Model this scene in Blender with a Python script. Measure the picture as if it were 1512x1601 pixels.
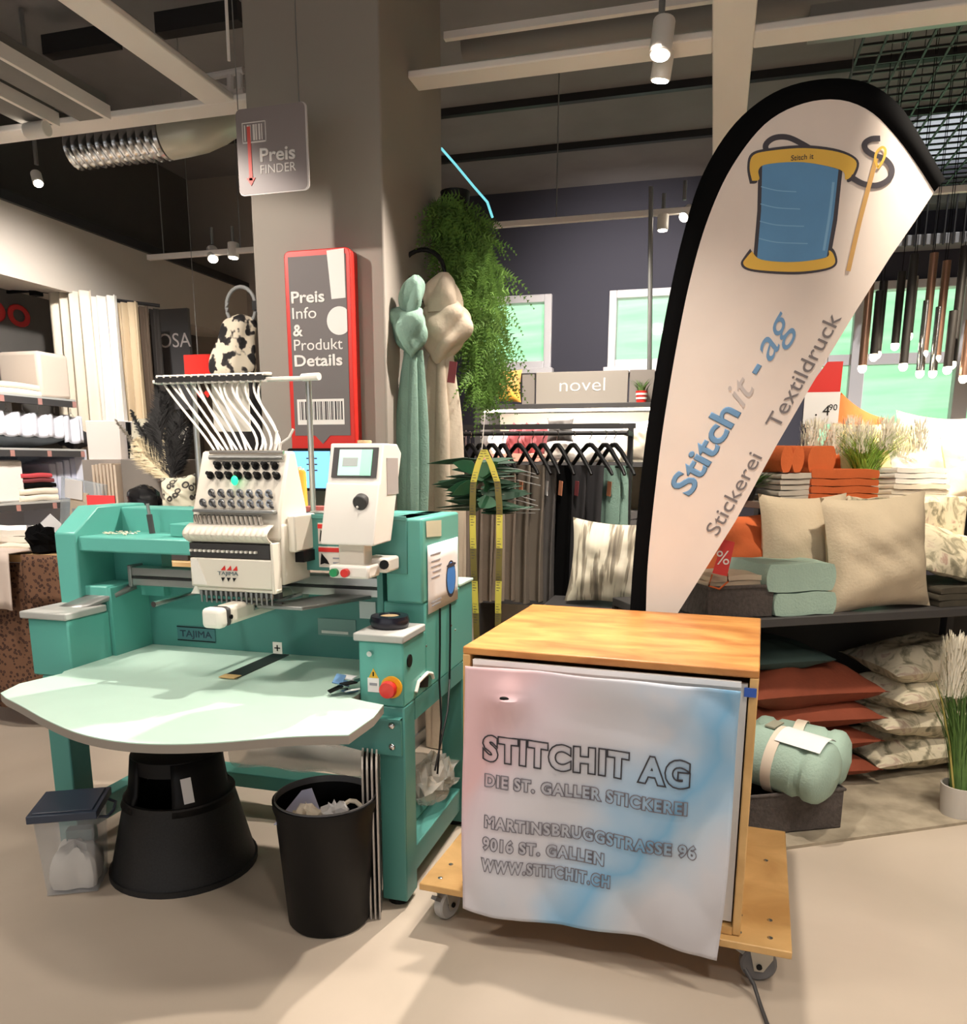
import bpy, bmesh, math, random
from mathutils import Vector, Matrix, Euler
S = bpy.context.scene
for o in list(bpy.data.objects): bpy.data.objects.remove(o)
C = S.collection
R = math.radians
# ------------------------------------------------------------------ camera
F_, CX, CY, PITCH, ROLL, YAW, HC = 1250.0, 756.0, 975.0, .2, .003, .326-R(3), 1.4
fwd = Vector((-math.sin(YAW)*math.cos(PITCH), math.cos(YAW)*math.cos(PITCH), -math.sin(PITCH)))
rt0 = Vector((math.cos(YAW), math.sin(YAW), 0)); up0 = rt0.cross(fwd)
RT = math.cos(ROLL)*rt0+math.sin(ROLL)*up0; UP = -math.sin(ROLL)*rt0+math.cos(ROLL)*up0
cam = bpy.data.cameras.new('camera'); co = bpy.data.objects.new('camera', cam); C.objects.link(co)
cam.sensor_fit = 'HORIZONTAL'; cam.sensor_width = 36; cam.lens = F_/1512*36
cam.shift_y = (CY-800.5)/1512; cam.clip_start = .05
co.matrix_world = Matrix(((RT.x, UP.x, -fwd.x, 0), (RT.y, UP.y, -fwd.y, 0), (RT.z, UP.z, -fwd.z, HC), (0, 0, 0, 1)))
S.camera = co
def ray(x, y): return fwd+RT*((x-CX)/F_)-UP*((y-CY)/F_)
O0 = Vector((0, 0, HC))
def at(x, y, Y): d = ray(x, y); return O0+d*(Y/d.y)          # point of a vertical plane at depth Y
def atX(x, y, X): d = ray(x, y); return O0+d*(X/d.x)
def atZ(x, y, z): d = ray(x, y); return O0+d*((z-HC)/d.z)
# ------------------------------------------------------------------ world, exposure, lamps
W = bpy.data.worlds.new('world'); S.world = W; W.use_nodes = True
bg = W.node_tree.nodes['Background']; bg.inputs[0].default_value = (.92, .96, 1, 1); bg.inputs[1].default_value = .34
vs = S.view_settings; vs.view_transform = 'Standard'; vs.look = 'None'; vs.gamma = 1; vs.use_curve_mapping = False; vs.exposure = .56
def spot(name, loc, tgt, power, deg=70, blend=.6, rad=.08, col=(1, .9, .78)):
    l = bpy.data.lights.new(name, 'SPOT'); l.energy = power; l.spot_size = R(deg); l.spot_blend = blend
    l.shadow_soft_size = rad; l.color = col
    o = bpy.data.objects.new(name, l); C.objects.link(o); o.location = loc
    o.rotation_euler = (Vector(tgt)-Vector(loc)).to_track_quat('-Z', 'Y').to_euler(); return o
WARM = (1, .9, .79)
spot('spot_machine_back', (-.55, 3.55, 2.95), (-1.5, 1.9, .7), 230, 75, .7, .025, WARM)
spot('spot_cabinet', (-.25, 2.5, 2.97), (-.3, 1.5, .2), 150, 105, .8, .04, WARM)
spot('spot_table', (-1.55, 1.55, 2.98), (-1.5, 1.85, .7), 22, 70, .9, .15, WARM)
spot('spot_front_left', (-2.2, .2, 3.0), (-1.5, 2.3, 1.0), 85, 70, .8, .12, WARM)
spot('spot_front_right', (.4, -.1, 3.0), (-.2, 2.6, 1.1), 46, 75, .8, .12, WARM)
spot('spot_column', (-2.75, 1.7, 2.95), (-1.95, 3.26, 1.35), 120, 62, .3, .04, WARM)
spot('spot_right_shelf', (.75, 2.7, 3.0), (1.0, 4.0, 1.0), 130, 70, .6, .06, (1, .88, .72))
spot('spot_right_shelf_back', (1.6, 3.8, 3.0), (1.4, 4.8, 1.3), 300, 65, .6, .06, (1, .84, .62))
spot('spot_left_shelf', (-3.0, 3.6, 2.95), (-4.3, 4.4, 1.4), 170, 90, .7, .06, (1, .95, .9))
spot('spot_left_table', (-2.9, 2.3, 2.95), (-3.2, 3.6, 1.0), 110, 75, .7, .06, WARM)
spot('spot_back_shelf', (-.9, 4.2, 2.95), (-.9, 5.4, 1.5), 170, 85, .7, .06, WARM)
spot('spot_rack', (-.3, 3.3, 2.95), (-.8, 4.3, 1.1), 170, 70, .7, .06, WARM)
spot('spot_back_wall', (-.7, 6.2, 2.9), (-.8, 8, 2.5), 150, 100, .8, .06, (1, .95, .9))
spot('spot_back_floor_left', (-2.9, 5.2, 2.95), (-2.9, 5.4, 0), 110, 100, .8, .08, WARM)
spot('spot_back_floor_right', (1.8, 6.2, 3.2), (1.6, 6.4, 0), 160, 110, .8, .08, WARM)
spot('spot_side_floor', (2.4, 1.6, 2.95), (2.3, 1.8, 0), 130, 100, .8, .08, WARM)
spot('spot_floor_front', (-1.0, 1.75, 2.98), (-.9, 1.1, 0), 60, 110, .9, .12, WARM)
spot('spot_floor_right', (1.2, 1.4, 3.0), (.8, 2.0, 0), 90, 85, .9, .12, WARM)
spot('spot_floor_left', (-3.4, 1.2, 3.0), (-3.2, 2.0, 0), 120, 85, .9, .12, WARM)
def area(name, loc, tgt, power, sx, sy, col):
    l = bpy.data.lights.new(name, 'AREA'); l.shape = 'RECTANGLE'; l.size = sx; l.size_y = sy; l.energy = power; l.color = col
    o = bpy.data.objects.new(name, l); C.objects.link(o); o.location = loc; o.rotation_euler = (Vector(tgt)-Vector(loc)).to_track_quat('-Z', 'Y').to_euler(); return o
area('front_fill_light', (-.8, -2.8, 1.2), (-.8, 3, 1.4), 14, 6, 1.6, (1, .96, .92))  # added fill light behind the camera, brightens beams, column and machine
# ------------------------------------------------------------------ materials
def srgb(c):
    return tuple(((v/255)/12.92 if v/255 <= .04045 else ((v/255+.055)/1.055)**2.4) for v in c)+(1,)
MATS = {}
def mat(name, rgb, rough=.6, metal=0, var=0, scale=8, bump=0, bscale=60, emit=0, alpha=1, trans=0, spec=.5, sheen=0, rgb2=None):
    if name in MATS: return MATS[name]
    m = bpy.data.materials.new(name); m.use_nodes = True; nt = m.node_tree; b = nt.nodes['Principled BSDF']
    c = srgb(rgb); b.inputs['Base Color'].default_value = c
    b.inputs['Roughness'].default_value = rough; b.inputs['Metallic'].default_value = metal
    b.inputs['Specular IOR Level'].default_value = spec
    if sheen: b.inputs['Sheen Weight'].default_value = sheen
    if alpha < 1: b.inputs['Alpha'].default_value = alpha
    if trans: b.inputs['Transmission Weight'].default_value = trans
    if emit: b.inputs['Emission Color'].default_value = c; b.inputs['Emission Strength'].default_value = emit
    tc = nt.nodes.new('ShaderNodeTexCoord')
    if var or rgb2:
        n = nt.nodes.new('ShaderNodeTexNoise'); n.inputs['Scale'].default_value = scale; n.inputs['Detail'].default_value = 6
        r = nt.nodes.new('ShaderNodeValToRGB'); d = srgb(rgb2) if rgb2 else tuple(max(0, v*(1-var)) for v in c[:3])+(1,)
        e = c if rgb2 else tuple(min(1, v*(1+var*.6)) for v in c[:3])+(1,)
        r.color_ramp.elements[0].position = .35; r.color_ramp.elements[1].position = .65
        r.color_ramp.elements[0].color = d; r.color_ramp.elements[1].color = e
        nt.links.new(tc.outputs['Object'], n.inputs['Vector']); nt.links.new(n.outputs['Fac'], r.inputs[0]); nt.links.new(r.outputs[0], b.inputs['Base Color'])
    if bump:
        n = nt.nodes.new('ShaderNodeTexNoise'); n.inputs['Scale'].default_value = bscale; n.inputs['Detail'].default_value = 3
        bp = nt.nodes.new('ShaderNodeBump'); bp.inputs['Strength'].default_value = bump; bp.inputs['Distance'].default_value = .01
        nt.links.new(tc.outputs['Object'], n.inputs['Vector']); nt.links.new(n.outputs['Fac'], bp.inputs['Height']); nt.links.new(bp.outputs[0], b.inputs['Normal'])
    MATS[name] = m; return m
def ramp_mat(name, build, rough=.7, bump=None):
    m = bpy.data.materials.new(name); m.use_nodes = True; nt = m.node_tree; b = nt.nodes['Principled BSDF']
    b.inputs['Roughness'].default_value = rough; tc = nt.nodes.new('ShaderNodeTexCoord')
    out = build(nt, tc); nt.links.new(out, b.inputs['Base Color']); MATS[name] = m; return m
def ramp(nt, src, stops, interp='LINEAR'):
    r = nt.nodes.new('ShaderNodeValToRGB'); r.color_ramp.interpolation = interp
    while len(r.color_ramp.elements) < len(stops): r.color_ramp.elements.new(.5)
    for e, (p, c) in zip(r.color_ramp.elements, stops): e.position = p; e.color = srgb(c)
    nt.links.new(src, r.inputs[0]); return r.outputs[0]
def noise(nt, tc, scale, detail=4, vec=None, sc=None, dist=0):
    n = nt.nodes.new('ShaderNodeTexNoise'); n.inputs['Scale'].default_value = scale; n.inputs['Detail'].default_value = detail; n.inputs['Distortion'].default_value = dist
    v = tc.outputs['Object']
    if sc:
        mp = nt.nodes.new('ShaderNodeMapping'); mp.inputs['Scale'].default_value = sc; nt.links.new(v, mp.inputs[0]); v = mp.outputs[0]
    nt.links.new(v, n.inputs['Vector']); return n.outputs['Fac']
def voro(nt, tc, scale, feature='F1', out='Distance', rnd=1):
    n = nt.nodes.new('ShaderNodeTexVoronoi'); n.feature = feature; n.inputs['Scale'].default_value = scale; n.inputs['Randomness'].default_value = rnd
    nt.links.new(tc.outputs['Object'], n.inputs['Vector']); return n.outputs[out]
def wood(name, a, b, sc):
    return ramp_mat(name, lambda nt, tc: ramp(nt, noise(nt, tc, 2.2, 8, sc=sc, dist=.6), [(.3, a), (.5, tuple((p+q)//2 for p, q in zip(a, b))), (.72, b)]), .42)
wood('pine_wood', (168, 104, 48), (222, 164, 92), (2, 5, 5))
wood('dolly_wood', (186, 142, 84), (226, 184, 122), (2, 3, 3))
wood('table_wood', (190, 150, 100), (225, 190, 140), (2, 8, 2))
def leopard(name, base, spot_, dark, scale):
    def f(nt, tc):
        d = voro(nt, tc, scale)
        return ramp(nt, d, [(0, spot_), (.18, spot_), (.24, dark), (.36, dark), (.44, base), (1, base)])
    return ramp_mat(name, f, .8)
leopard('leopard_brown', (118, 84, 62), (84, 56, 42), (62, 38, 30), 48)
leopard('leopard_grey', (206, 200, 178), (166, 158, 138), (48, 44, 42), 25)
ramp_mat('cow_print', lambda nt, tc: ramp(nt, noise(nt, tc, 17, 2), [(.40, (30, 27, 28)), (.46, (60, 54, 54)), (.50, (236, 222, 200))]), .8)
def floral(nt, tc):
    a = noise(nt, tc, 12, 5, dist=1.5)
    return ramp(nt, a, [(.30, (118, 114, 94)), (.42, (166, 158, 134)), (.5, (208, 198, 172)), (.62, (214, 204, 180)), (.72, (178, 150, 134))])
ramp_mat('floral_cloth', floral, .85)
ramp_mat('striped_cloth', lambda nt, tc: ramp(nt, noise(nt, tc, 3, 3, sc=(9, 1, .5), dist=.4), [(.36, (112, 104, 92)), (.47, (172, 162, 142)), (.5, (226, 218, 196)), (.7, (236, 228, 208))]), .85)
def tiedye(nt, tc):
    a = noise(nt, tc, 2.6, 3, dist=.5)
    xyz = nt.nodes.new('ShaderNodeSeparateXYZ'); nt.links.new(tc.outputs['Object'], xyz.inputs[0])
    def mad(src, k, add):
        m = nt.nodes.new('ShaderNodeMath'); m.operation = 'MULTIPLY_ADD'; nt.links.new(src, m.inputs[0]); m.inputs[1].default_value = k
        if isinstance(add, float): m.inputs[2].default_value = add
        else: nt.links.new(add, m.inputs[2])
        return m.outputs[0]
    f = mad(xyz.outputs[2], -.55, mad(xyz.outputs[0], 1.0, mad(a, .55, .0)))     # across the diagonal of the cloth
    return ramp(nt, f, [(.0, (224, 186, 190)), (.10, (216, 196, 204)), (.24, (206, 202, 208)), (.36, (198, 200, 208)), (.48, (160, 188, 212)), (.58, (120, 172, 208)), (.68, (178, 196, 212)), (.80, (200, 200, 206)), (1, (190, 186, 190))])
ramp_mat('tie_dye_cloth', tiedye, .48)
def concrete(nt, tc):
    return ramp(nt, noise(nt, tc, 1.1, 8, dist=.5), [(.3, (176, 163, 147)), (.5, (186, 172, 156)), (.72, (196, 182, 166))])
ramp_mat('polished_concrete', concrete, .38)
ramp_mat('platform_carpet', lambda nt, tc: ramp(nt, noise(nt, tc, 9, 8), [(.3, (128, 118, 100)), (.55, (160, 148, 128)), (.75, (176, 164, 142))]), .9)
ramp_mat('lawn', lambda nt, tc: ramp(nt, noise(nt, tc, 1.2, 8, sc=(.5, 3, 3)), [(.3, (120, 196, 140)), (.55, (150, 216, 160)), (.75, (172, 226, 178))]), .95)
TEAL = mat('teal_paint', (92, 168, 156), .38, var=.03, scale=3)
TEAL_SHADED = mat('teal_paint_shaded', (76, 140, 132), .4, var=.04, scale=3)  # same teal with shade put into the colour
MINT = mat('mint_laminate', (198, 226, 212), .35, var=.02)
WHITE = mat('white_plastic', (236, 230, 222), .4)
IVORY = mat('ivory_enamel', (226, 218, 204), .4)
GREYP = mat('grey_plate', (176, 176, 172), .45)
GREYM = mat('grey_metal', (150, 150, 148), .35, .6)
CHROME = mat('chrome', (210, 210, 210), .18, 1)
ALU = mat('aluminium', (196, 196, 192), .3, .85)
BLACK = mat('black_plastic', (13, 12, 13), .5, spec=.25)
BLKM = mat('black_metal', (38, 36, 36), .45)
BLKC = mat('black_cloth', (8, 8, 9), .9, spec=.1)
DARKG = mat('dark_grey', (62, 60, 60), .55)
RED = mat('red_paint', (214, 46, 38), .4)
GREEN = mat('green_button', (34, 140, 84), .4)
ORANGE = mat('orange_cloth', (198, 96, 46), .85, var=.08, bump=.2)
RUST = mat('rust_cloth', (132, 62, 38), .85, var=.1, bump=.2)
BEIGE = mat('beige_cloth', (200, 184, 158), .85, var=.05, bump=.25, bscale=90)
LINEN = mat('linen_cloth', (200, 184, 164), .85, var=.06, bump=.2)
SAGE = mat('sage_cloth', (128, 158, 144), .85, var=.08, bump=.3, bscale=120)
MINTC = mat('mint_blanket', (156, 180, 166), .9, var=.05, bump=.3, bscale=120)
TAUPE = mat('taupe_cloth', (138, 124, 110), .85, var=.08, bump=.2)
GREYC = mat('grey_cloth', (88, 84, 82), .85, var=.1, bump=.2)
CHAR = mat('charcoal_cloth', (50, 48, 50), .85, var=.1)
CREAM = mat('cream_cloth', (232, 220, 200), .85, var=.04, bump=.15)
SNOW = mat('white_cloth', (240, 234, 224), .85, var=.03, bump=.15)
MAROON = mat('maroon_cloth', (120, 52, 56), .8, var=.1)
TANC = mat('tan_cloth', (196, 168, 128), .85, var=.06)
PAPER = mat('white_paper', (236, 234, 234), .7)
PRINTG = mat('grey_print', (150, 150, 158), .7)
WICK = mat('grey_wicker', (78, 70, 66), .8, var=.2, scale=60, bump=.5, bscale=80)
YELLOW = mat('yellow_print', (232, 186, 72), .6)
BLUE = mat('blue_print', (92, 148, 196), .6, var=.06, scale=6)
INK = mat('dark_ink', (58, 52, 60), .6)
LBLUE = mat('letter_blue', (110, 152, 192), .6)
LGREY = mat('letter_grey', (196, 186, 182), .6)
DGREY = mat('letter_dark_grey', (120, 112, 112), .6)
LWHITE = mat('letter_white', (240, 232, 228), .6)
FLAGW = mat('flag_cloth', (232, 218, 208), .8, var=.02)
BEAM = mat('beam_paint', (248, 240, 233), .6)
CEILM = mat('ceiling_dark', (140, 136, 136), .9, var=.1, scale=2)
WALLN = mat('wall_navy', (62, 60, 70), .8)
WALLG = mat('wall_grey', (92, 88, 84), .8, var=.04)
WALLB = mat('wall_beige', (168, 156, 144), .8)
COLM = mat('column_paint', (156, 147, 138), .75, var=.02, scale=2)
SOFF = mat('soffit_paint', (196, 186, 174), .7)
FRAMEG = mat('window_frame_grey', (216, 210, 210), .5)
GLASS = mat('window_glass', (225, 240, 235), .02, alpha=.12)
CLEAR = mat('clear_plastic', (206, 208, 212), .25, alpha=.2)
FILM = mat('plastic_film', (196, 192, 184), .2, alpha=.45, bump=.6, bscale=14)
GRASS = mat('grass_green', (146, 186, 70), .7, var=.25, scale=20)
GRASSD = mat('grass_dark', (88, 122, 58), .7, var=.25, scale=20)
FERN = mat('fern_green', (86, 122, 44), .75, var=.35, scale=12)
LEAFD = mat('dark_leaf', (30, 66, 46), .6, var=.3, scale=10)
PLUME = mat('plume_white', (238, 232, 214), .9)
FEAB = mat('feather_black', (26, 24, 24), .7)
NAVYL = mat('navy_plastic', (52, 62, 80), .45)
SIGNG = mat('sign_grey', (112, 104, 104), .6)
LAMP = mat('lamp_glow', (255, 236, 205), .5, emit=9)
LAMPC = mat('spot_glow', (255, 244, 226), .5, emit=12)
CYAN = mat('cyan_reflection', (120, 210, 220), .5, emit=.8)
LCD = mat('lcd_screen', (150, 205, 180), .3, emit=.45)
LCDG = mat('lcd_screen_dark', (120, 190, 158), .3, emit=.4)
SCRB = mat('tablet_screen', (120, 190, 240), .3, emit=.8)
GLOWG = mat('green_led', (40, 220, 140), .4, emit=1.3)
COPPER = mat('copper_tube', (178, 140, 120), .3, .8)
YTAPE = mat('tape_yellow', (214, 200, 84), .6)
BTAPE = mat('tape_dark', (110, 98, 44), .6)
CONCP = mat('grey_pot', (188, 182, 174), .7)
RUB = mat('grey_rubber', (110, 108, 108), .6)
BARC = mat('barcode_dark', (70, 62, 66), .6)
# ------------------------------------------------------------------ mesh helpers
class MB:
    def __init__(s): s.bm = bmesh.new()
    def _tf(s, vs, M):
        for v in vs: v.co = M @ v.co
    def box(s, c, d, rot=None):
        r = bmesh.ops.create_cube(s.bm, size=1); M = Matrix.Translation(c)
        if rot: M = M @ Euler(rot).to_matrix().to_4x4()
        M = M @ Matrix.Diagonal((d[0], d[1], d[2], 1)); s._tf(r['verts'], M); return s
    def bx(s, x0, x1, y0, y1, z0, z1): return s.box(((x0+x1)/2, (y0+y1)/2, (z0+z1)/2), (abs(x1-x0), abs(y1-y0), abs(z1-z0)))
    def cyl(s, p0, p1, r0, r1=None, n=16):
        p0, p1 = Vector(p0), Vector(p1); r1 = r0 if r1 is None else r1; d = p1-p0
        r = bmesh.ops.create_cone(s.bm, cap_ends=True, segments=n, radius1=max(r0, 1e-5), radius2=max(r1, 1e-5), depth=d.length)
        s._tf(r['verts'], Matrix.Translation((p0+p1)/2) @ d.to_track_quat('Z', 'Y').to_matrix().to_4x4()); return s
    def ball(s, c, r, u=14, v=9, rot=None):
        if not hasattr(r, '__len__'): r = (r, r, r)
        q = bmesh.ops.create_uvsphere(s.bm, u_segments=u, v_segments=v, radius=1); M = Matrix.Translation(c)
        if rot: M = M @ Euler(rot).to_matrix().to_4x4()
        s._tf(q['verts'], M @ Matrix.Diagonal((*r, 1))); return s
    def tube(s, pts, r, n=8, closed=False):
        pts = [Vector(p) for p in pts]; rings = []; N = len(pts)
        rr = r if hasattr(r, '__len__') else [r]*N
        for i, p in enumerate(pts):
            a = pts[(i-1) % N] if (closed or i > 0) else p; b = pts[(i+1) % N] if (closed or i < N-1) else p
            q = (b-a).normalized().to_track_quat('Z', 'Y')
            rings.append([s.bm.verts.new(p+q @ Vector((math.cos(t)*rr[i], math.sin(t)*rr[i], 0))) for t in [2*math.pi*k/n for k in range(n)]])
        for i in range(N if closed else N-1):
            A, B = rings[i], rings[(i+1) % N]
            for k in range(n): s.bm.faces.new((A[k], A[(k+1) % n], B[(k+1) % n], B[k]))
        if not closed: s.bm.faces.new(rings[0][::-1]); s.bm.faces.new(rings[-1])
        return s
    def lathe(s, prof, c=(0, 0, 0), n=28, axis='z'):
        rings = []; c = Vector(c)
        for r, z in prof:
            ring = []
            for k in range(n):
                t = 2*math.pi*k/n; a, b = max(r, 1e-4)*math.cos(t), max(r, 1e-4)*math.sin(t)
                v = Vector((a, b, z)) if axis == 'z' else (Vector((a, z, b)) if axis == 'y' else Vector((z, a, b)))
                ring.append(s.bm.verts.new(c+v))
            rings.append(ring)
        for A, B in zip(rings, rings[1:]):
            for k in range(n): s.bm.faces.new((A[k], A[(k+1) % n], B[(k+1) % n], B[k]))
        return s
    def prism(s, poly, h, plane='xy', off=0):
        def P(a, b, t): return {'xy': (a, b, t), 'xz': (a, t, b), 'yz': (t, a, b)}[plane]
        A = [s.bm.verts.new(P(a, b, off)) for a, b in poly]; B = [s.bm.verts.new(P(a, b, off+h)) for a, b in poly]
        n = len(poly); s.bm.faces.new(A); s.bm.faces.new(B[::-1])
        for k in range(n): s.bm.faces.new((A[k], B[k], B[(k+1) % n], A[(k+1) % n]))
        return s
    def grid(s, fn, nu, nv, cu=False):
        V = [[s.bm.verts.new(fn(i/nu, j/nv)) for j in range(nv+1)] for i in range(nu if cu else nu+1)]
        m = len(V)
        for i in range(nu):
            for j in range(nv): s.bm.faces.new((V[i][j], V[(i+1) % m][j], V[(i+1) % m][j+1], V[i][j+1]))
        return s
    def build(s, name, m, parent=None, bevel=0, smooth=True, solid=0, sub=0, seg=2, label=None, loc=None, rot=None, kind=None):
        bmesh.ops.recalc_face_normals(s.bm, faces=s.bm.faces)
        me = bpy.data.meshes.new(name); s.bm.to_mesh(me); s.bm.free()
        me.materials.append(MATS[m] if isinstance(m, str) else m)
        o = bpy.data.objects.new(name, me); C.objects.link(o)
        if parent: o.parent = parent
        if smooth:
            for p in me.polygons: p.use_smooth = True
            me.set_sharp_from_angle(angle=R(38))
        if solid: md = o.modifiers.new('s', 'SOLIDIFY'); md.thickness = solid; md.offset = 0
        if bevel: md = o.modifiers.new('b', 'BEVEL'); md.width = bevel; md.segments = seg; md.limit_method = 'ANGLE'; md.angle_limit = R(40)
        if sub: md = o.modifiers.new('u', 'SUBSURF'); md.levels = sub; md.render_levels = sub
        if label: o['label'] = label
        if kind: o['kind'] = kind
        if loc: o.location = loc
        if rot: o.rotation_euler = rot
        return o
def tag(o, label, cat, group=None, kind=None):
    o['label'] = label; o['category'] = cat
    if group: o['group'] = group
    if kind: o['kind'] = kind
    return o
def thing(name, label, cat, loc=(0, 0, 0), rz=0, group=None, rot=None):
    o = bpy.data.objects.new(name, None); C.objects.link(o); o.location = loc; o.rotation_euler = rot or (0, 0, rz)
    o.empty_display_size = .05
    return tag(o, label, cat, group)
def struct(name, mb, m, **k):
    o = mb.build(name, m, **k); o['kind'] = 'structure'; return o
def dup(root, loc, rot=None, label=None, name=None):
    r = root.copy(); C.objects.link(r); r.location = loc
    if rot: r.rotation_euler = rot
    if label: r['label'] = label
    for ch in list(root.children):
        c = ch.copy(); C.objects.link(c); c.parent = r
        for g in ch.children:
            d = g.copy(); C.objects.link(d); d.parent = c
    return r
def text(parent, txt, size, m, loc, rot=(R(90), 0, 0), bold=0, shear=0, name='lettering', width=None, align='LEFT', outline=0, ext=.0006, spacing=1, label=None, warp=None):
    cu = bpy.data.curves.new(name, 'FONT'); cu.body = txt; cu.size = size; cu.shear = shear; cu.space_character = spacing
    cu.align_x = align; cu.resolution_u = 4
    if outline: cu.offset = bold; cu.fill_mode = 'NONE'; cu.bevel_depth = outline; cu.bevel_resolution = 1
    else:
        cu.extrude = ext
        if bold > 0: cu.bevel_depth = bold; cu.bevel_resolution = 0; cu.extrude = 0
        elif bold < 0: cu.offset = bold
    t = bpy.data.objects.new(name, cu); C.objects.link(t)
    me = bpy.data.meshes.new_from_object(t); bpy.data.objects.remove(t)
    xs = [v.co.x for v in me.vertices]
    if bold > 0 and not outline:
        for v in me.vertices: v.co.z *= .15
    if width and xs:
        k = width/(max(xs)-min(xs)); 
        for v in me.vertices: v.co.x *= k
    if warp:
        for v in me.vertices: v.co = warp(v.co)
    me.materials.clear(); me.materials.append(m)
    o = bpy.data.objects.new(name, me); C.objects.link(o); o.location = loc; o.rotation_euler = rot
    if parent: o.parent = parent
    if label: o['label'] = label
    return o
rnd = random.Random(7)
def smoothstep(a, b, x):
    t = min(1, max(0, (x-a)/(b-a))); return t*t*(3-2*t)
# ------------------------------------------------------------------ sun outside
sl = bpy.data.lights.new('sun', 'SUN'); sl.energy = 4.4; sl.angle = R(2); so = bpy.data.objects.new('sun', sl); C.objects.link(so)
so.rotation_euler = Vector((-.5, .3, -.8)).to_track_quat('-Z', 'Y').to_euler(); so.location = (3, 9, 9)
# ------------------------------------------------------------------ the room
struct('floor', MB().bx(-5, 3.4, -3, 8.1, -.1, 0), 'polished_concrete', smooth=False)
struct('ceiling', MB().bx(-5, 3.4, -3, 7, 3.9, 4.0).bx(-5, 1.0, 7, 8.1, 3.9, 4.0), CEILM, smooth=False)
struct('wall_left', MB().bx(-4.85, -4.75, -3, 7, 0, 3.9), WALLG, smooth=False)
struct('wall_right', MB().bx(3.3, 3.4, -3, 8.1, 0, 4.4), WALLB, smooth=False)
struct('wall_back_left', MB().bx(-4.75, -2.6, 6.9, 7.0, 0, 3.0).bx(-4.75, -2.6, 6.9, 7.0, 3.0, 3.9), WALLB, smooth=False)
W1 = (-2.35, -1.57, 2.29, 2.97); W2 = (-1.02, -.24, 2.28, 2.97); W3 = (.82, 3.2, .9, 2.93)
wb = MB()
for x0, x1 in ((-2.6, W1[0]), (W1[1], W2[0]), (W2[1], W3[0])): wb.bx(x0, x1, 8, 8.15, 2.28, 2.97)
wb.bx(-2.6, W3[0], 8, 8.15, 0, 2.28).bx(-2.6, W3[0], 8, 8.15, 2.97, 3.9).bx(W3[0], 3.3, 8, 8.15, 0, .9).bx(W3[0], 3.3, 8, 8.15, 2.93, 3.86)
struct('wall_back', wb, WALLN, smooth=False)
struct('wall_side_back', MB().bx(-2.65, -2.6, 7.0, 8.15, 0, 3.9), WALLN, smooth=False)
def window(i, b, mull=(), trans=()):
    x0, x1, z0, z1 = b; t = .07
    m = MB().bx(x0, x0+t, 7.96, 8.1, z0, z1).bx(x1-t, x1, 7.96, 8.1, z0, z1).bx(x0+t, x1-t, 7.96, 8.1, z0, z0+t).bx(x0+t, x1-t, 7.96, 8.1, z1-t, z1)
    w = struct('window_%d' % i, m, FRAMEG, bevel=.006, smooth=False)
    xs = [x0+t]+[v for a in mull for v in (a-.06, a+.06)]+[x1-t]
    for a in mull: MB().bx(a-.06, a+.06, 7.97, 8.09, z0+t, z1-t).build('mullion', FRAMEG, w, bevel=.005)
    zs = [z0+t]+[v for a in trans for v in (a-.045, a+.045)]+[z1-t]
    for k in range(0, len(xs), 2):
        for a in trans: MB().bx(xs[k], xs[k+1], 7.98, 8.08, a-.045, a+.045).build('transom', FRAMEG, w)
        for q in range(0, len(zs), 2): MB().bx(xs[k], xs[k+1], 8.03, 8.04, zs[q], zs[q+1]).build('pane', GLASS, w, smooth=False)
    MB().bx(x0-.03, x1+.03, 7.9, 8.0, z0-.05, z0).build('sill', FRAMEG, w, bevel=.005); return w
window(1, W1); window(2, W2); window(3, W3, (1.18, 2.02, 2.6), (2.29,))
# bands of steel and grille above the right window, and the arched skylight
zz = lambda y: at(1450, y, 7.8).z
struct('trim_1', MB().bx(.5, 3.3, 7.75, 7.95, zz(385), zz(368)), mat('steel_band', (140, 138, 138), .5), bevel=.005)
struct('trim_2', MB().bx(.5, 3.3, 7.75, 7.95, zz(322), zz(300)), mat('steel_band_pale', (150, 158, 152), .5), bevel=.005)
struct('trim_3', MB().bx(.5, 3.3, 7.7, 7.95, zz(300), zz(284)), BLKM, bevel=.005)
gr = MB()
for k in range(40): gr.bx(.5+k*.07, .51+k*.07, 7.7, 7.72, zz(388), zz(296))
struct('trim_4', gr, BLKM, smooth=False)
ar = []
for k in range(17):
    t = R(176-k*10.7); ar.append((2.2+1.05*math.cos(t), 7.6, zz(284)+.72*max(0, math.sin(t))))
struct('trim_5', MB().tube(ar, .05, 8), mat('arch_grey', (120, 118, 120), .6))
struct('window_4', MB().prism([(p[0], p[2]) for p in ar], .01, 'xz', 7.62), mat('skylight_pane', (232, 238, 250), .05, alpha=.2), smooth=False)
gp = MB()
for k in range(26): gp.bx(.55+k*.1, .56+k*.1, 4.3, 6.8, 3.3, 3.31)
for k in range(26): gp.bx(.55, 3.2, 4.3+k*.1, 4.31+k*.1, 3.3, 3.31)
struct('trim_6', gp, BLKM, smooth=False)
struct('trim_7', MB().bx(.3, 3.3, 4.2, 4.28, 3.24, 3.36), GREYM, smooth=False)
hill = MB().grid(lambda u, v: Vector((-9+20*u, 9.0+6*v, -.2+4.9*v+.12*math.sin(u*9+v*4))), 20, 12)
tag(hill.build('grass_bank', 'lawn', kind='stuff'), 'pale green grass bank rising outside the back windows', 'grass', kind='stuff')
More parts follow.
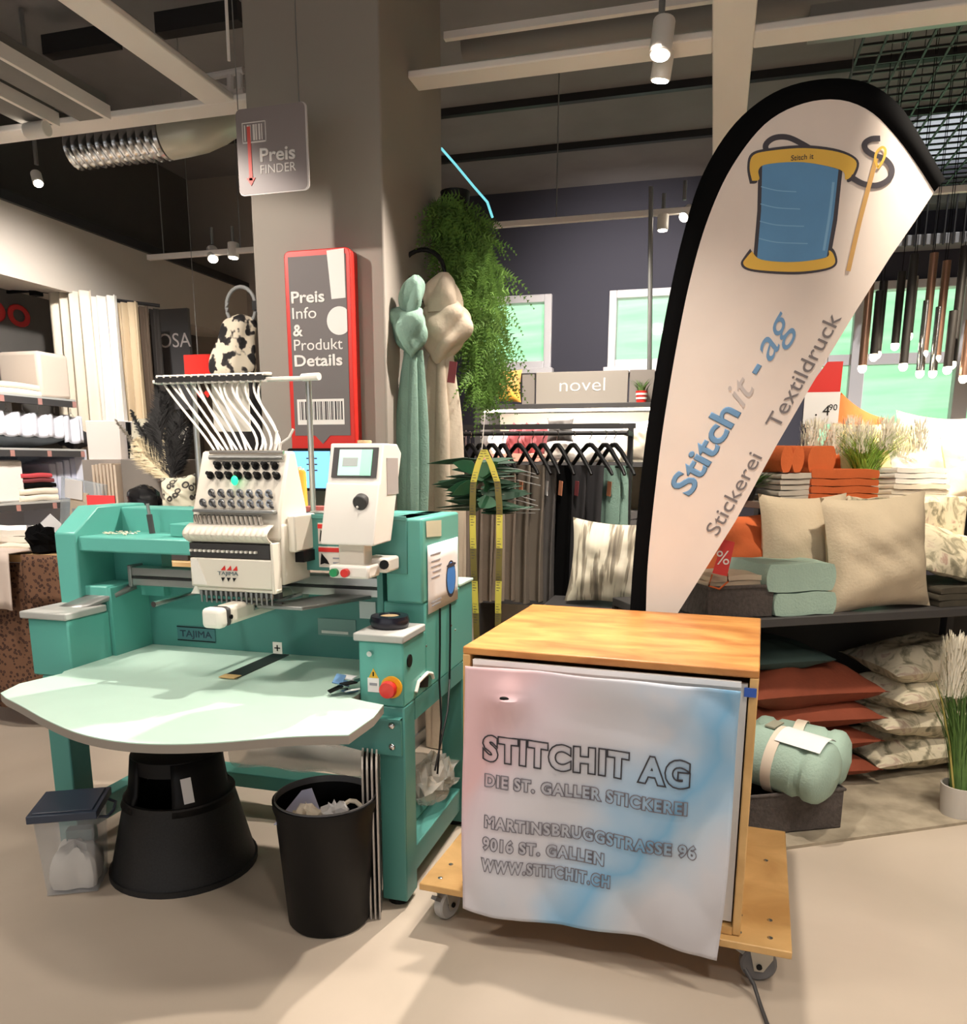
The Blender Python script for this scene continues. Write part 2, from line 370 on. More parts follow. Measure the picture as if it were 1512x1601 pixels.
# column and soffit
struct('column', MB().bx(-1.945, -1.345, 3.264, 4.02, 0, 3.9), COLM, bevel=.008)
struct('front_light_block', MB().bx(-5, 3.4, -3.1, -3, 2.7, 3.9), WALLB, smooth=False)  # unseen header added to keep sky light off ceiling and column top
struct('baseboard_column', MB().bx(-1.953, -1.337, 3.256, 4.03, 0, .07), GREYM, bevel=.004)
sf = MB().prism([(-4.75, 2.55), (-4.2, 2.5), (-4.2, 2.93), (-4.75, 2.93)], 5.9, 'xz', 1.0)
struct('trim_8', sf, SOFF, smooth=False)
struct('trim_9', MB().bx(-4.75, -4.17, 1.0, 6.9, 2.93, 2.99), BLKM, smooth=False)
# ceiling grid of pale beams
struct('trim_10', MB().bx(-4.75, -1.945, 3.57, 3.70, 3.0, 3.03), BEAM, bevel=.006)
struct('trim_11', MB().bx(-1.345, -.095, 3.57, 3.70, 3.0, 3.03), BEAM, bevel=.006)
struct('trim_12', MB().bx(.06, 3.3, 3.57, 3.70, 3.0, 3.03), BEAM, bevel=.006)
struct('trim_13', MB().bx(-2.335, -2.185, -2, 3.57, 3.0, 3.03), BEAM, bevel=.006)
struct('trim_14', MB().bx(-.095, .06, -2, 6.6, 3.0, 3.03), BEAM, bevel=.006)
for i, (a, b) in enumerate((((0, 86), (178, 190)), ((0, 146), (102, 202)))):
    p = atZ(*b, 3.0); x = p.x
    struct('trim_%d' % (15+i), MB().bx(x-.16, x, 0, 3.57, 3.0, 3.1), mat('beam_grey', (120, 116, 112), .7), bevel=.004)
    struct('trim_%d' % (17+i), MB().bx(x, x+.02, 0, 3.57, 2.99, 3.05), BEAM, smooth=False)
for i, y in enumerate((172, 245, 322)):
    Yb = atZ(900, y, 3.8).y
    struct('trim_%d' % (20+i), MB().bx(-4.7, 3.2, Yb-.025, Yb+.025, 3.85, 3.9), BLKM, smooth=False)
for i, (p, q) in enumerate((((75, 90), (182, 71)), ((250, 57), (376, 34)))):
    P, Q = atZ(*p, 3.7), atZ(*q, 3.7)
    struct('trim_%d' % (26+i), MB().bx(P.x, Q.x, P.y-.04, P.y+.04, 3.7, 3.8), BLKM, smooth=False)
Yp = atZ(900, 70, 3.35).y; Yr = atZ(900, 34, 3.3).y
tag(MB().cyl((-1.3, Yp, 3.4), (3.2, Yp, 3.4), .06, n=18).build('ceiling_pipe', mat('pipe_grey', (128, 124, 120), .5)), 'long grey pipe under the ceiling right of the column', 'pipe')
tag(MB().bx(-1.3, 3.2, Yr-.015, Yr+.015, 3.3, 3.33).build('ceiling_rail', BEAM), 'thin pale ceiling rail in front of the grey pipe', 'rail')
# silver spiral duct at left
dl = thing('ventilation_duct', 'silver spiral duct with an elbow under the ceiling, left of the hanging sign', 'duct')
a, b = at(120, 233, 4.3), at(262, 216, 4.3); e = at(305, 195, 4.45)
D = MB(); n = 34; prof = []
d = (b-a)
for k in range(n+1): prof.append(a+d*(k/n))
D.tube(prof, [.105+(.007 if k % 3 == 0 else 0) for k in range(n+1)], 20); D.build('duct_pipe', CHROME, dl)
bend = [b+Vector((.0, 0, 0)), b+Vector((.1, .01, .01)), b+Vector((.18, .06, .04)), b+Vector((.23, .14, .1)), b+Vector((.25, .25, .18))]
MB().tube(bend, .11, 20).build('elbow', mat('duct_cream', (220, 216, 200), .35, .3), dl)
# track lights
def track(name, label, p, q, z, w=.035):
    t = thing(name, label, 'track light rail')
    P, Q = Vector(p), Vector(q); P.z = Q.z = z; Q.y = P.y
    MB().bx(P.x, Q.x, P.y-w/2, P.y+w/2, z, z+w).build('rail', BEAM, t, bevel=.003)
    for k in (.15, .85):
        x = P.x+(Q.x-P.x)*k; MB().cyl((x, P.y, z+w), (x, P.y, 3.9), .004, n=6).build('wire', GREYM, t)
    return t
pA, pB = atZ(772, 357, 2.9), atZ(1110, 331, 2.9)
track('track_rail', 'white lighting track in front of the dark back wall, right of the column', pA, (1.3, pB.y, 2.9), 2.9)
qA, qB = atZ(232, 407, 2.85), atZ(398, 392, 2.85)
track('track_rail', 'white lighting track left of the column, near the soffit', qA, qB, 2.85)
def lamp(label, loc, tilt=(0, 0, 0), r=.045, h=.14, stem=.05, s=1):
    t = thing('track_spotlight', label, 'spotlight', loc)
    h = MB().cyl((0, 0, 0), (0, 0, h), r, n=20).build('housing', WHITE, t, bevel=.004, rot=tilt)
    MB().cyl((0, 0, -.004), (0, 0, .004), r*.8, n=18).build('lens', LAMPC, h)
    MB().cyl((0, 0, .1), (0, 0, .1+stem+.06), .012, n=8).build('stem', GREYM, t); return t
YL = 3.45
lamp('upper white cylinder spotlight near the top, its lens glowing', at(1032, 86, YL), (R(-12), R(4), 0), .042, .13)
lamp('lower white cylinder spotlight hanging just under the upper one', at(1032, 126, YL+.15), (R(8), R(8), 0), .04, .1)
lamp('small white spotlight hanging under the back lighting track', at(1036, 360, pA.y) , (0, 0, 0), .035, .09)
lamp('small lit spotlight close to the black edge of the flag', at(1069, 340, pA.y), (R(-40), R(30), 0), .035, .09)
lamp('left of the two lit spotlights beside the soffit', at(333, 405, qA.y), (R(-30), R(-25), 0), .04, .1)
lamp('right of the two lit spotlights beside the soffit', at(365, 403, qA.y), (R(-5), 0, 0), .04, .1)
lamp('small spotlight on the dark ceiling above the soffit', at(60, 287, 4.2), (R(-20), R(-30), 0), .03, .08, 3.9-at(60, 287, 4.2).z-.17)
lamp('spotlight body on the left pale ceiling beam', at(42, 205, 3.5), (0, R(90), 0), .035, .12)
tag(MB().tube([at(x, y, 5.5) for x, y in ((690, 232), (712, 257), (741, 292), (762, 316), (770, 340))], .009, 6).build('reflection_strip', CYAN), 'bent pale cyan strip standing for a light reflection under the dark ceiling', 'light tube')  # glowing strip drawn in place of a cyan light reflection
tag(MB().cyl(at(1018, 292, 5.25), at(1015, 634, 5.25), .014, n=8).build('hanging_pole', GREYM), 'thin grey hanging pole in front of the second back window', 'pole')
tag(MB().cyl(at(352, -30, 3.2), at(358, 95, 3.2), .007, n=6).build('hanging_rod', BEAM), 'thin white rod hanging from the ceiling left of the column', 'rod')
fr = thing('ladder_frame', 'small pale metal frame against the upper left edge of the column', 'frame')
for k, (p, q) in enumerate((((318, 122), (381, 110)), ((360, 118), (360, 146)), ((374, 115), (376, 158)), ((330, 128), (366, 147)), ((360, 146), (382, 142)))):
    MB().cyl(at(*p, 3.66), at(*q, 3.66), .016, n=8).build('bar', BEAM, fr)
# ------------------------------------------------------------------ embroidery machine (local: x along the front, y to the back)
MX, MY = -.8595, 2.173
M_ = thing('embroidery_machine', 'teal green industrial embroidery machine with white sewing head and mint table', 'embroidery machine', (MX, MY, 0))
def mp(x, y, v): p = at(x, y, MY+v); return Vector((p.x-MX, v, p.z))      # photo point on the machine's plane v
UL, v1, v2 = -1.40, .175, .56
# side arms
for nm, x0, x1 in (('right', -.145, 0), ('left', -1.38, -1.215)):
    a = MB().bx(x0, x1, 0, .20, .667, .868).bx(x0, x1, .20, .73, .667, .955)
    arm = a.build('side_arm', TEAL, M_, bevel=.006)
    MB().bx(x0-(.012 if nm == 'right' else .022), x1+.006, -.012, .185, .868, .893).build('arm_top_plate', GREYP, M_, bevel=.005)
    ux = x0 if nm == 'left' else x0
    if nm == 'right':
        MB().bx(x0+.02, x1, .18, v2, .955, 1.225).build('end_column', TEAL, M_, bevel=.008)
        MB().bx(x0+.02, x1+.004, v2+.002, .73, .955, .966).build('rear_plate', MINT, M_, bevel=.003)
    else:
        MB().prism([(.175, .86), (.175, 1.145), (.30, 1.235), (v2, 1.235), (v2, .86)], .09, 'yz', UL).build('end_column', TEAL, M_, bevel=.006)
# left arm's dark pantograph bracket
MB().grid(lambda u, v: Vector((-1.245+.075*u-.10*v, .10+.20*u, .884+.058*u)), 6, 2).build('frame_bracket', GREYM, M_, solid=.016)
# rear panel, upper beam and tray
MB().bx(-1.215, -.145, .40, .43, .60, .975).build('rear_panel', TEAL_SHADED, M_)
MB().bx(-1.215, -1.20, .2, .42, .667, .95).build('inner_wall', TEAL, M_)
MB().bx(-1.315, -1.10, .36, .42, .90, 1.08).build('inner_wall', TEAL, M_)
MB().bx(-.165, -.145, .2, .42, .667, 1.05).build('inner_wall', TEAL_SHADED, M_)
MB().bx(-.64, -.05, v1, .42, 1.05, 1.225).bx(-.64, -.05, v1-.004, v1, 1.218, 1.232).build('upper_beam', TEAL_SHADED, M_, bevel=.006)
MB().bx(-1.33, -.64, .19, .42, 1.08, 1.134).bx(-1.33, -.64, .42, v2, 1.05, 1.225).build('tool_tray', TEAL, M_, bevel=.006)
MB().bx(-.64, -.05, .42, v2, 1.05, 1.225).build('rear_beam', TEAL, M_, bevel=.006)
MB().bx(-1.0, -.1, .46, .62, .97, .985).build('rear_ledge', mat('brown_ledge', (150, 134, 118), .6), M_)
# legs, rails and base
for x0 in (-.085, -1.345):
    for y0 in (.0, .60): 
        l = MB().bx(x0, x0+.085, y0, y0+.095, .02, .667).build('leg', TEAL_SHADED, M_, bevel=.005)
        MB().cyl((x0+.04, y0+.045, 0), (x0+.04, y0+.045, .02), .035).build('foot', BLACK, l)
    MB().bx(x0+.01, x0+.075, .095, .60, .07, .16).build('base_rail', TEAL_SHADED, M_, bevel=.004)
    MB().bx(x0, x0+.085, .095, .60, .60, .667).build('top_rail', TEAL_SHADED, M_)
MB().bx(-1.26, -.085, .50, .60, .10, .16).build('rear_rail', TEAL, M_, bevel=.004)
MB().bx(-.30, -.075, .30, .5, .145, .165).build('base_shelf', TEAL, M_)
ap = MB().prism([(-.005, .635), (-.005, .517), (-.10, .517), (-.42, .565), (-.42, .635)], .012, 'xz', -.016).bx(-.42, -.005, -.03, 0, .63, .637).build('table_bracket', TEAL_SHADED, M_)
for z in (.545, .612): MB().ball((-.035, -.017, z), (.011, .006, .011), 12, 7).build('bolt', CHROME, ap)
MB().bx(-1.345, -1.0, -.014, 0, .56, .637).build('table_bracket', TEAL_SHADED, M_)
# table top with bulging front
out = [(-.03, -.085), (-.012, -.2), (-.016, -.355)]
def spl(pts, n=6):
    o = []
    for i in range(len(pts)-1):
        p0 = pts[max(0, i-1)]; p1 = pts[i]; p2 = pts[i+1]; p3 = pts[min(len(pts)-1, i+2)]
        for k in range(n):
            t = k/n; o.append(tuple(.5*(2*b+(c-a)*t+(2*a-5*b+4*c-d)*t*t+(3*b-a-3*c+d)*t**3) for a, b, c, d in zip(p0, p1, p2, p3)))
    return o+[pts[-1]]
out += spl([(-.035, -.362), (-.117, -.392), (-.202, -.435), (-.322, -.505), (-.443, -.55), (-.567, -.562), (-.709, -.536), (-.876, -.468), (-1.031, -.391), (-1.15, -.335)])
out += [(-1.205, -.30), (-1.235, -.2), (-1.20, -.06), (-1.215, -.035), (-1.215, .398), (-.15, .398), (-.15, -.05), (-.09, -.07)]
MB().prism(out, .003, 'xy', .697).build('table_top', MINT, M_)
MB().prism(out, .023, 'xy', .674).build('table_edge', mat('edge_band', (150, 142, 132), .55), M_)
MB().bx(-.665, -.60, .05, .385, .7005, .703).build('table_slot', BLKM, M_)
MB().prism([(-.66, .03), (-.60, .03), (-.60, .07), (-.66, .07)], .003, 'xy', .7035).build('slot_end', mat('ochre_tape', (210, 176, 120), .6), M_)
# aluminium beam, hoop arms
bm_ = MB().bx(-1.17, -.10, .28, .34, .985, 1.018).bx(-1.17, -.10, .285, .34, .978, .985).bx(-1.17, -.10, .28, .34, .950, .978).build('pantograph_beam', ALU, M_, bevel=.003)
MB().bx(-1.17, -.10, .278, .281, .976, .984).build('beam_groove', BLKM, bm_)
MB().bx(-.10, -.085, .275, .345, .945, 1.025).build('beam_end_cap', BLACK, bm_, bevel=.003)
MB().bx(-1.185, -1.17, .275, .345, .945, 1.025).build('beam_end_cap', GREYM, bm_, bevel=.003)
def hoop_arm(p, q):
    MB().tube([p, p.lerp(q, .3), q], [.010, .008, .010], 8).build('hoop_arm', CHROME, M_)
hoop_arm(mp(240, 945, -.02), mp(330, 921, .28)); hoop_arm(mp(395, 950, .03), mp(470, 930, .28))
MB().prism([(-.50, .02), (-.34, .02), (-.22, .28), (-.36, .28)], .012, 'xy', .945).build('hoop_arm', GREYM, M_, bevel=.003)
# cylinder arm
c0 = mp(330, 968, -.15); cyl = MB().bx(c0.x-.03, c0.x+.032, -.09, .41, c0.z-.028, c0.z+.03).build('cylinder_arm', IVORY, M_, bevel=.014, seg=3)
MB().bx(c0.x-.032, c0.x+.034, -.155, -.11, c0.z-.03, c0.z+.032).build('arm_end_cap', SNOW, cyl, bevel=.014, seg=3)
MB().bx(c0.x-.031, c0.x+.033, -.112, -.088, c0.z-.029, c0.z+.031).build('arm_collar', DARKG, cyl, bevel=.012)
MB().cyl((c0.x+.033, -.10, c0.z), (c0.x+.038, -.10, c0.z), .007).build('screw', BLACK, cyl)
# sewing head
H_ = MB().bx(-.70, -.40, .03, .20, 1.02, 1.21).prism([(.02, 1.16), (.03, 1.25), (.10, 1.43), (.14, 1.43), (.20, 1.25), (.20, 1.16)], .31, 'yz', -.715).build('sewing_head', IVORY, M_, bevel=.008)
def tb(u, z):   # point on the sloping tension plate
    return Vector((u, .022+(z-1.245)/.18*.075, z))
U0, U1 = -.675, -.425
MB().tube([tb(U0, 1.425)+Vector((0, -.012, 0)), tb(U1+.01, 1.425)+Vector((0, -.012, 0))], .007, 8).build('guide_rail', CHROME, H_)
MB().tube([tb(U0, 1.410)+Vector((0, -.012, 0)), tb(U1+.01, 1.410)+Vector((0, -.012, 0))], .007, 8).build('guide_rail', GREYM, H_)
def knob(u, z, big):
    p = tb(u, z)
    if big: m = MB().cyl(p, p+Vector((0, -.024, .008)), .0095, .006, 12).cyl(p+Vector((0, -.004, 0)), p+Vector((0, -.008, 0)), .0125, n=12); return m.build('tension_knob', BLACK, H_)
    m = MB().cyl(p, p+Vector((0, -.018, .004)), .004, n=8).cyl(p+Vector((0, -.006, 0)), p+Vector((0, -.010, 0)), .0125, n=14)
    q = m.build('tension_disc', CHROME, H_); MB().ball(p+Vector((.008, -.012, -.008)), (.010, .004, .0055), 10, 6, (0, R(38), 0)).build('disc_spring', DARKG, M_).parent = H_
    return q
for k in range(7): knob(-.655+.0335*k+.012, 1.385, True); knob(-.655+.0335*k+.008, 1.302, False)
for k in range(8): knob(-.672+.0335*k+.008, 1.355, True); knob(-.672+.0335*k, 1.272, False)
g = tb(-.565, 1.340)+Vector((0, -.02, 0)); MB().ball(g, (.012, .007, .015)).build('indicator_light', GLOWG, H_)
MB().bx(U0-.02, U1+.01, .0, .03, 1.243, 1.252).build('head_ledge', GREYM, H_, bevel=.002)
for k in range(15): MB().cyl((-.685+.0162*k, .0, 1.235), (-.685+.0162*k, .008, 1.208), .0058, n=8).build('check_spring', CHROME, H_)
MB().grid(lambda u, v: Vector((-.715+.30*u, .03-.062*math.sin(math.pi*(.12+.76*v)), 1.205-.06*v)) if False else Vector((-.715+.295*u, .03-.058*math.sin(math.pi*(.1+.8*v))*(1+.06*abs(math.sin(u*15*math.pi))), 1.207-.060*v)), 90, 8).build('take_up_cover', IVORY, H_, solid=.004)
MB().bx(-.705, -.425, -.012, .03, 1.105, 1.148).build('lever_slot', DARKG, H_)
for k in range(15): MB().bx(-.700+.0162*k, -.6925+.0162*k, -.022, -.010, 1.122, 1.129).build('take_up_lever', WHITE, H_)
MB().bx(-.70, -.415, -.022, .03, 1.013, 1.103).prism([(-.69, 1.013), (-.40, 1.012), (-.405, 1.0), (-.68, 1.0)], .03, 'xz', -.015).build('needle_case', IVORY, H_, bevel=.004)
MB().prism([(-.695, 1.10), (-.672, 1.10), (-.64, 1.02), (-.69, 1.02)], .003, 'xz', -.0255).build('case_side_panel', WHITE, H_)
for k in range(15):
    x = -.675+.0178*k; MB().cyl((x, -.008, 1.0), (x, -.008, .962), .0032, n=8).cyl((x, -.008, 1.0), (x, -.008, .985), .006, n=8).build('needle', GREYM, H_)
MB().bx(-.665, -.395, -.004, .004, .966, .972).build('presser_strip', BLKM, H_); MB().bx(-.68, -.41, .008, .03, .98, 1.012).build('painted_needle_shade', DARKG, H_)  # dark block stands in for the shade behind the needles
MB().prism([(-.72, .985), (-.70, 1.015), (-.68, 1.01), (-.68, .985)], .03, 'xz', 0).build('thread_trimmer_cover', SNOW, H_)
# name on the needle case, with triangles
for k in range(3): MB().prism([(-.590+.021*k, 1.068), (-.573+.021*k, 1.068), (-.575+.021*k, 1.083)], .001, 'xz', -.0245).build('triangle_mark', RED, H_)
text(H_, 'TAJIMA', .016, mat('letter_slate', (84, 104, 112), .5), (-.602, -.0245, 1.053), width=.072)
for k in range(3): MB().prism([(-.590+.020*k, 1.045), (-.577+.020*k, 1.045), (-.586+.020*k, 1.033)], .001, 'xz', -.0245).build('mark', BLACK, H_)
MB().bx(-.415, -.405, -.024, .02, 1.0, 1.155).build('case_edge', IVORY, H_, bevel=.002)
MB().bx(-.402, -.375, .06, .20, 1.12, 1.235).build('head_motor', IVORY, H_, bevel=.006)
MB().bx(-.40, -.37, .10, .175, 1.085, 1.12).build('motor_base', BLACK, H_)
# thread rack on top with the white tubes
r0, r1, rz = -1.0, -.58, 1.668; RY = .30
rk = MB().bx(r0-.02, r1+.18, RY-.02, RY+.02, rz-.008, rz+.004).build('thread_rack', WHITE, M_, bevel=.003)
MB().bx(r0, r1, RY-.032, RY+.022, rz-.006, rz+.013).build('rack_eyelet_bar', BLKM, rk)
for k in range(16): MB().cyl((r0+.01+.0272*k, RY-.034, rz+.013), (r0+.022+.0272*k, RY+.0, rz+.016), .0048, n=8).cyl((r0+.004+.0272*k, RY-.03, rz-.008), (r0+.016+.0272*k, RY-.02, rz-.008), .0042, n=8).build('eyelet', WHITE, rk)
MB().cyl((r1+.13, RY-.01, rz), (r1+.2, RY-.03, rz), .012, n=12).build('rack_clamp', WHITE, rk)
MB().bx(-.80, -.66, RY+.0, RY+.006, rz-.17, rz-.012).build('thread_card', mat('pale_card', (214, 206, 198), .7), rk)
MB().cyl((-.445, RY+.02, 1.20), (-.445, RY+.02, rz), .0095, n=12).build('rack_post', ALU, M_); MB().cyl((-.885, RY+.02, 1.14), (-.885, RY+.02, rz-.004), .0095, n=12).build('rack_post', ALU, M_)
for k in range(15):
    A = Vector((r0+.012+.0272*k, RY, rz-.006)); B = tb(U0+.006+.0165*k, 1.432); w = .03*math.sin(k*2.1)
    pts = []
    for q in range(13):
        t = q/12; s_ = smoothstep(0, 1, t); p = A.lerp(B, t); p.x = A.x+(B.x-A.x)*(s_ if k > 8 else t*.9+s_*.1)+w*math.sin(math.pi*t)*.5
        p.y = A.y+(B.y-A.y)*t; p.z = A.z+(B.z-A.z)*t; pts.append(p)
    MB().tube(pts, .0042, 7).build('thread_tube', WHITE, M_)
for k, (dx, dz) in enumerate(((.006, .05), (.045, .055))):
    B = tb(U1-.03+.018*k, 1.432); MB().tube([B, B+Vector((.004, 0, .02)), B+Vector((dx*.7, .005, dz*.7)), B+Vector((dx, .01, dz+.01))], .0042, 7).build('thread_tube', WHITE, M_)
# thread cradle plate behind
MB().bx(-.44, -.30, .28, .46, 1.226, 1.234).build('cone_plate', GREYM, M_, bevel=.002)
# labels on the upper beam
lb = mat('label_cream', (226, 216, 206), .6)
for k in range(2):
    z1_ = 1.205-.075*k; f = MB().bx(-.355, -.20, v1-.0015, v1, z1_-.068, z1_).build('warning_label', lb, M_)
    MB().bx(-.355, -.20, v1-.003, v1-.0015, z1_-.018, z1_-.004).build('label_band', RED, f)
    MB().prism([(-.350, z1_-.06), (-.335, z1_-.055), (-.318, z1_-.058), (-.325, z1_-.045), (-.345, z1_-.022), (-.348, z1_-.04)], .0015, 'xz', v1-.003).build('hand_symbol', BLACK, f)
    for q in range(2): MB().bx(-.305, -.21-.03*q, v1-.0025, v1-.0015, z1_-.04-.015*q, z1_-.035-.015*q).build('text_line', PRINTG, f)
# plates on rear panel
def rear(px, nm, m, v=.398, t=.002): a = mp(px[0], px[1], v); b = mp(px[2], px[3], v); return MB().bx(a.x, b.x, v-t, v, b.z, a.z).build(nm, m, M_)
a = mp(277, 977, .398); f = MB().bx(a.x, a.x+.165, .396, .398, a.z-.06, a.z).build('name_plate', mat('plate_teal', (64, 116, 120), .5), M_)
text(f, 'TAJIMA', .036, mat('letter_navy', (30, 56, 72), .5), (a.x+.012, .3955, a.z-.043), bold=.0006, width=.14)
for z in (-.004, -.056): MB().bx(a.x, a.x+.165, .3945, .396, a.z+z-.003, a.z+z+.001).build('plate_rule', BLACK, f)
f = rear((497, 966, 557, 996), 'data_plate', mat('plate_grey', (130, 160, 152), .5)); MB().bx(f.data.vertices[0].co.x+.015, f.data.vertices[0].co.x+.12, .393, .396, .79, .80).build('data_strip', WHITE, f)
f = rear((562, 940, 588, 968), 'paper_label', PAPER)
a = mp(434, 1013, .30); f = MB().box(a, (.036, .003, .042)).build('cross_plate', WHITE, M_)
MB().box(a+Vector((0, -.002, 0)), (.022, .002, .004)).box(a+Vector((0, -.002, 0)), (.004, .002, .022)).build('cross_mark', BLACK, f)
# front of right arm: screw, warning triangle, label, emergency stop
def fr_(x, y): return mp(x, y, -.001)
p = fr_(580, 1021); MB().cyl(p, p+Vector((0, -.014, 0)), .0085, n=14).build('cap_bolt', CHROME, M_)
p = fr_(578, 997); MB().cyl(p, p+Vector((0, -.004, 0)), .004, n=10).build('hole', BLACK, M_)
p = fr_(584, 1054); f = MB().prism([(p.x-.016, p.z-.012), (p.x+.016, p.z-.012), (p.x, p.z+.018)], .0015, 'xz', -.002).build('warning_triangle', mat('sign_yellow', (226, 178, 40), .5), M_)
MB().bx(p.x-.002, p.x+.002, -.0035, -.002, p.z-.006, p.z+.007).build('bolt_mark', BLACK, f)
p = fr_(584, 1071); f = MB().box(p, (.037, .003, .044)).build('switch_label', PAPER, M_); MB().box(p+Vector((0, -.002, .003)), (.024, .002, .008)).build('label_print', PRINTG, f)
p = fr_(613, 1074); f = MB().cyl(p, p+Vector((0, -.006, 0)), .034, n=28).build('emergency_stop', mat('stop_yellow', (240, 176, 40), .4), M_)
MB().cyl(p+Vector((0, -.006, 0)), p+Vector((0, -.03, 0)), .018, .02, 24).cyl(p+Vector((0, -.03, 0)), p+Vector((0, -.044, 0)), .027, .024, 24).build('stop_button', RED, f)
# right side: hole, handle
def sd(x, y): p = atX(x, y, MX+.001); return Vector((0, p.y-MY, p.z))
p = sd(640, 1033); MB().cyl(p, p+Vector((.004, 0, 0)), .02, n=20).build('side_plug', BLACK, M_)
h = [sd(648, 1082), sd(652, 1066), sd(666, 1052), sd(673, 1053), sd(675, 1060)]
MB().tube([q+Vector((.006, 0, 0)) for q in h], .006, 8).build('handle_rim', WHITE, M_)
q = sd(663, 1066); MB().box(q+Vector((.001, 0, 0)), (.004, .075, .035), (R(-14), 0, 0)).build('handle_recess', BLACK, M_)
for x, y in ((688, 997), (667, 1010), (706, 978), (712, 985)): q = sd(x, y); MB().ball(q, (.003, .004, .004), 8, 6).build('rivet', CHROME, M_)
# control panel
c = mp(559, 860, .02); ax = thing; 
bracket = MB().bx(-.235, -.105, .0, .09, 1.055, 1.095).bx(-.16, -.075, .08, v1, 1.065, 1.11).build('panel_bracket', WHITE, M_, bevel=.008)
for k, m in ((0, GREEN), (1, RED)): x = -.213+.036*k; MB().cyl((x, .002, 1.073), (x, -.016, 1.073), .0125, n=16).build('push_button', m, bracket)
MB().cyl((-.09, .08, 1.09), (-.075, .05, 1.095), .014, n=12).build('clamp_knob', BLACK, bracket)
MB().bx(-.215, -.13, .03, .09, 1.092, 1.16).build('panel_neck', IVORY, bracket, bevel=.004)
# control panel body (part of the machine), screen and keys as sub-parts
pu0, pu1 = -.259, -.086
cp = MB().prism([(.0, 1.155), (.0, 1.165), (.052, 1.335), (.06, 1.337), (.092, 1.452), (.20, 1.452), (.235, 1.425), (.135, 1.158)], pu1-pu0, 'yz', pu0).build('control_panel', WHITE, M_, bevel=.008, seg=3)
def pf(a, z, off=0): t = (z-1.155)/.297; return Vector((pu0+a*(pu1-pu0), .092*t-off+(.004 if z < 1.335 and z > 1.17 else .0), z))
tilt = math.atan2(.092, .297)
def plate(a0, a1, z0, z1, off, m, nm, th=.003, par=cp):
    return MB().box((pf(a0, z0)+pf(a1, z1))/2+Vector((0, -off, 0)), ((a1-a0)*(pu1-pu0), th, (z1-z0)/math.cos(tilt)), (-tilt, 0, 0)).build(nm, m, par)
plate(.08, .92, 1.352, 1.440, .001, DARKG, 'screen_bezel')
plate(.20, .82, 1.358, 1.434, .003, LCD, 'screen')
plate(.62, .82, 1.358, 1.434, .0045, LCDG, 'screen_menu')
plate(.28, .56, 1.385, 1.410, .0045, mat('lcd_drawing', (168, 178, 176), .4), 'screen_drawing')
k0 = pf(.70, 1.285); MB().cyl(k0, k0+Vector((0, -.024, -.007)), .024, .022, 24).build('dial', DARKG, cp, bevel=.003); MB().ball(k0+Vector((-.006, -.025, -.018)), .004).build('dial_dot', WHITE, cp)
for a, z in ((.70, 1.235), (.59, 1.215), (.82, 1.215), (.71, 1.193), (.88, 1.245)): MB().cyl(pf(a, z), pf(a, z)+Vector((0, -.004, 0)), .007, n=4 if z != 1.245 else 12).build('arrow_key', mat('key_green', (150, 190, 170), .5), cp)
plate(.66, .76, 1.207, 1.224, .003, mat('lit_key', (130, 240, 170), .4, emit=.8), 'lit_key')
MB().bx(pu1, pu1+.0015, .11, .20, 1.30, 1.41).build('side_vent', mat('vent_grey', (168, 160, 158), .6), cp)
tag(MB().cyl((MX-.165, MY+.13, 1.453), (MX-.165, MY+.13, 1.462), .022, n=20).build('tape_reel', TANC, bevel=.002), 'small tan roll lying on top of the white control panel', 'tape roll')
# things lying on the machine
tag(MB().prism([(MX-.985, MY+.27), (MX-.845, MY+.25), (MX-.845, MY+.35), (MX-.985, MY+.37)], .045, 'xy', 1.135).build('tool_box', TEAL, bevel=.003), 'small teal block on the tray left of the sewing head', 'box')
sc = thing('screwdriver', 'grey upright tool standing at the back of the teal tray', 'tool', (MX-1.13, MY+.36, 1.135), rot=(0, R(-6), 0))
MB().cyl((0, 0, 0), (0, 0, .07), .011, n=10).build('handle', DARKG, sc); MB().cyl((0, 0, .07), (0, 0, .11), .006, n=8).build('shaft', GREYM, sc)
kn = MB().cyl((MX-.90, MY+.31, 1.181), (MX-.90, MY+.31, 1.205), .012, n=12).build('rubber_bung', BLACK); tag(kn, 'black bung standing on the small teal block', 'bung')
shv = MB()
for k in range(46): shv.box((MX-1.22+rnd.random()*.12-.05, MY+.25+rnd.random()*.07, 1.1375+rnd.random()*.008), (.012, .004, .002), (rnd.random()*.4, rnd.random()*.4, rnd.random()*3))
tag(shv.build('thread_scraps', CREAM, smooth=False), 'pale thread scraps scattered on the teal tray', 'scraps', kind='stuff')
p = mp(609, 974, .09)+Vector((MX, MY, 0)); 
tr = thing('tape_ring', 'shiny black ring with a pale centre on the right grey plate', 'ring', (p.x-.005, MY+.105, .8935))
MB().lathe([(.030, 0), (.058, .002), (.063, .018), (.058, .036), (.034, .038), (.030, .030), (.030, 0)], n=32).build('ring', mat('navy_gloss', (26, 26, 38), .25), tr); MB().cyl((0, 0, .004), (0, 0, .034), .029, n=20).build('core', TANC, tr)
pk = thing('packet_pile', 'little heap of blue and silver packets beside the right arm', 'packets', (MX-.185, MY-.02, .7005))
for k in range(9): MB().box((rnd.uniform(-.03, .03), rnd.uniform(-.03, .07), .006+.005*k), (.045, .03, .004), (rnd.uniform(-.4, .4), rnd.uniform(-.4, .4), rnd.random()*3)).build('packet', [mat('packet_blue', (90, 130, 170), .4), CHROME, PAPER, BLACK][k % 4], pk)
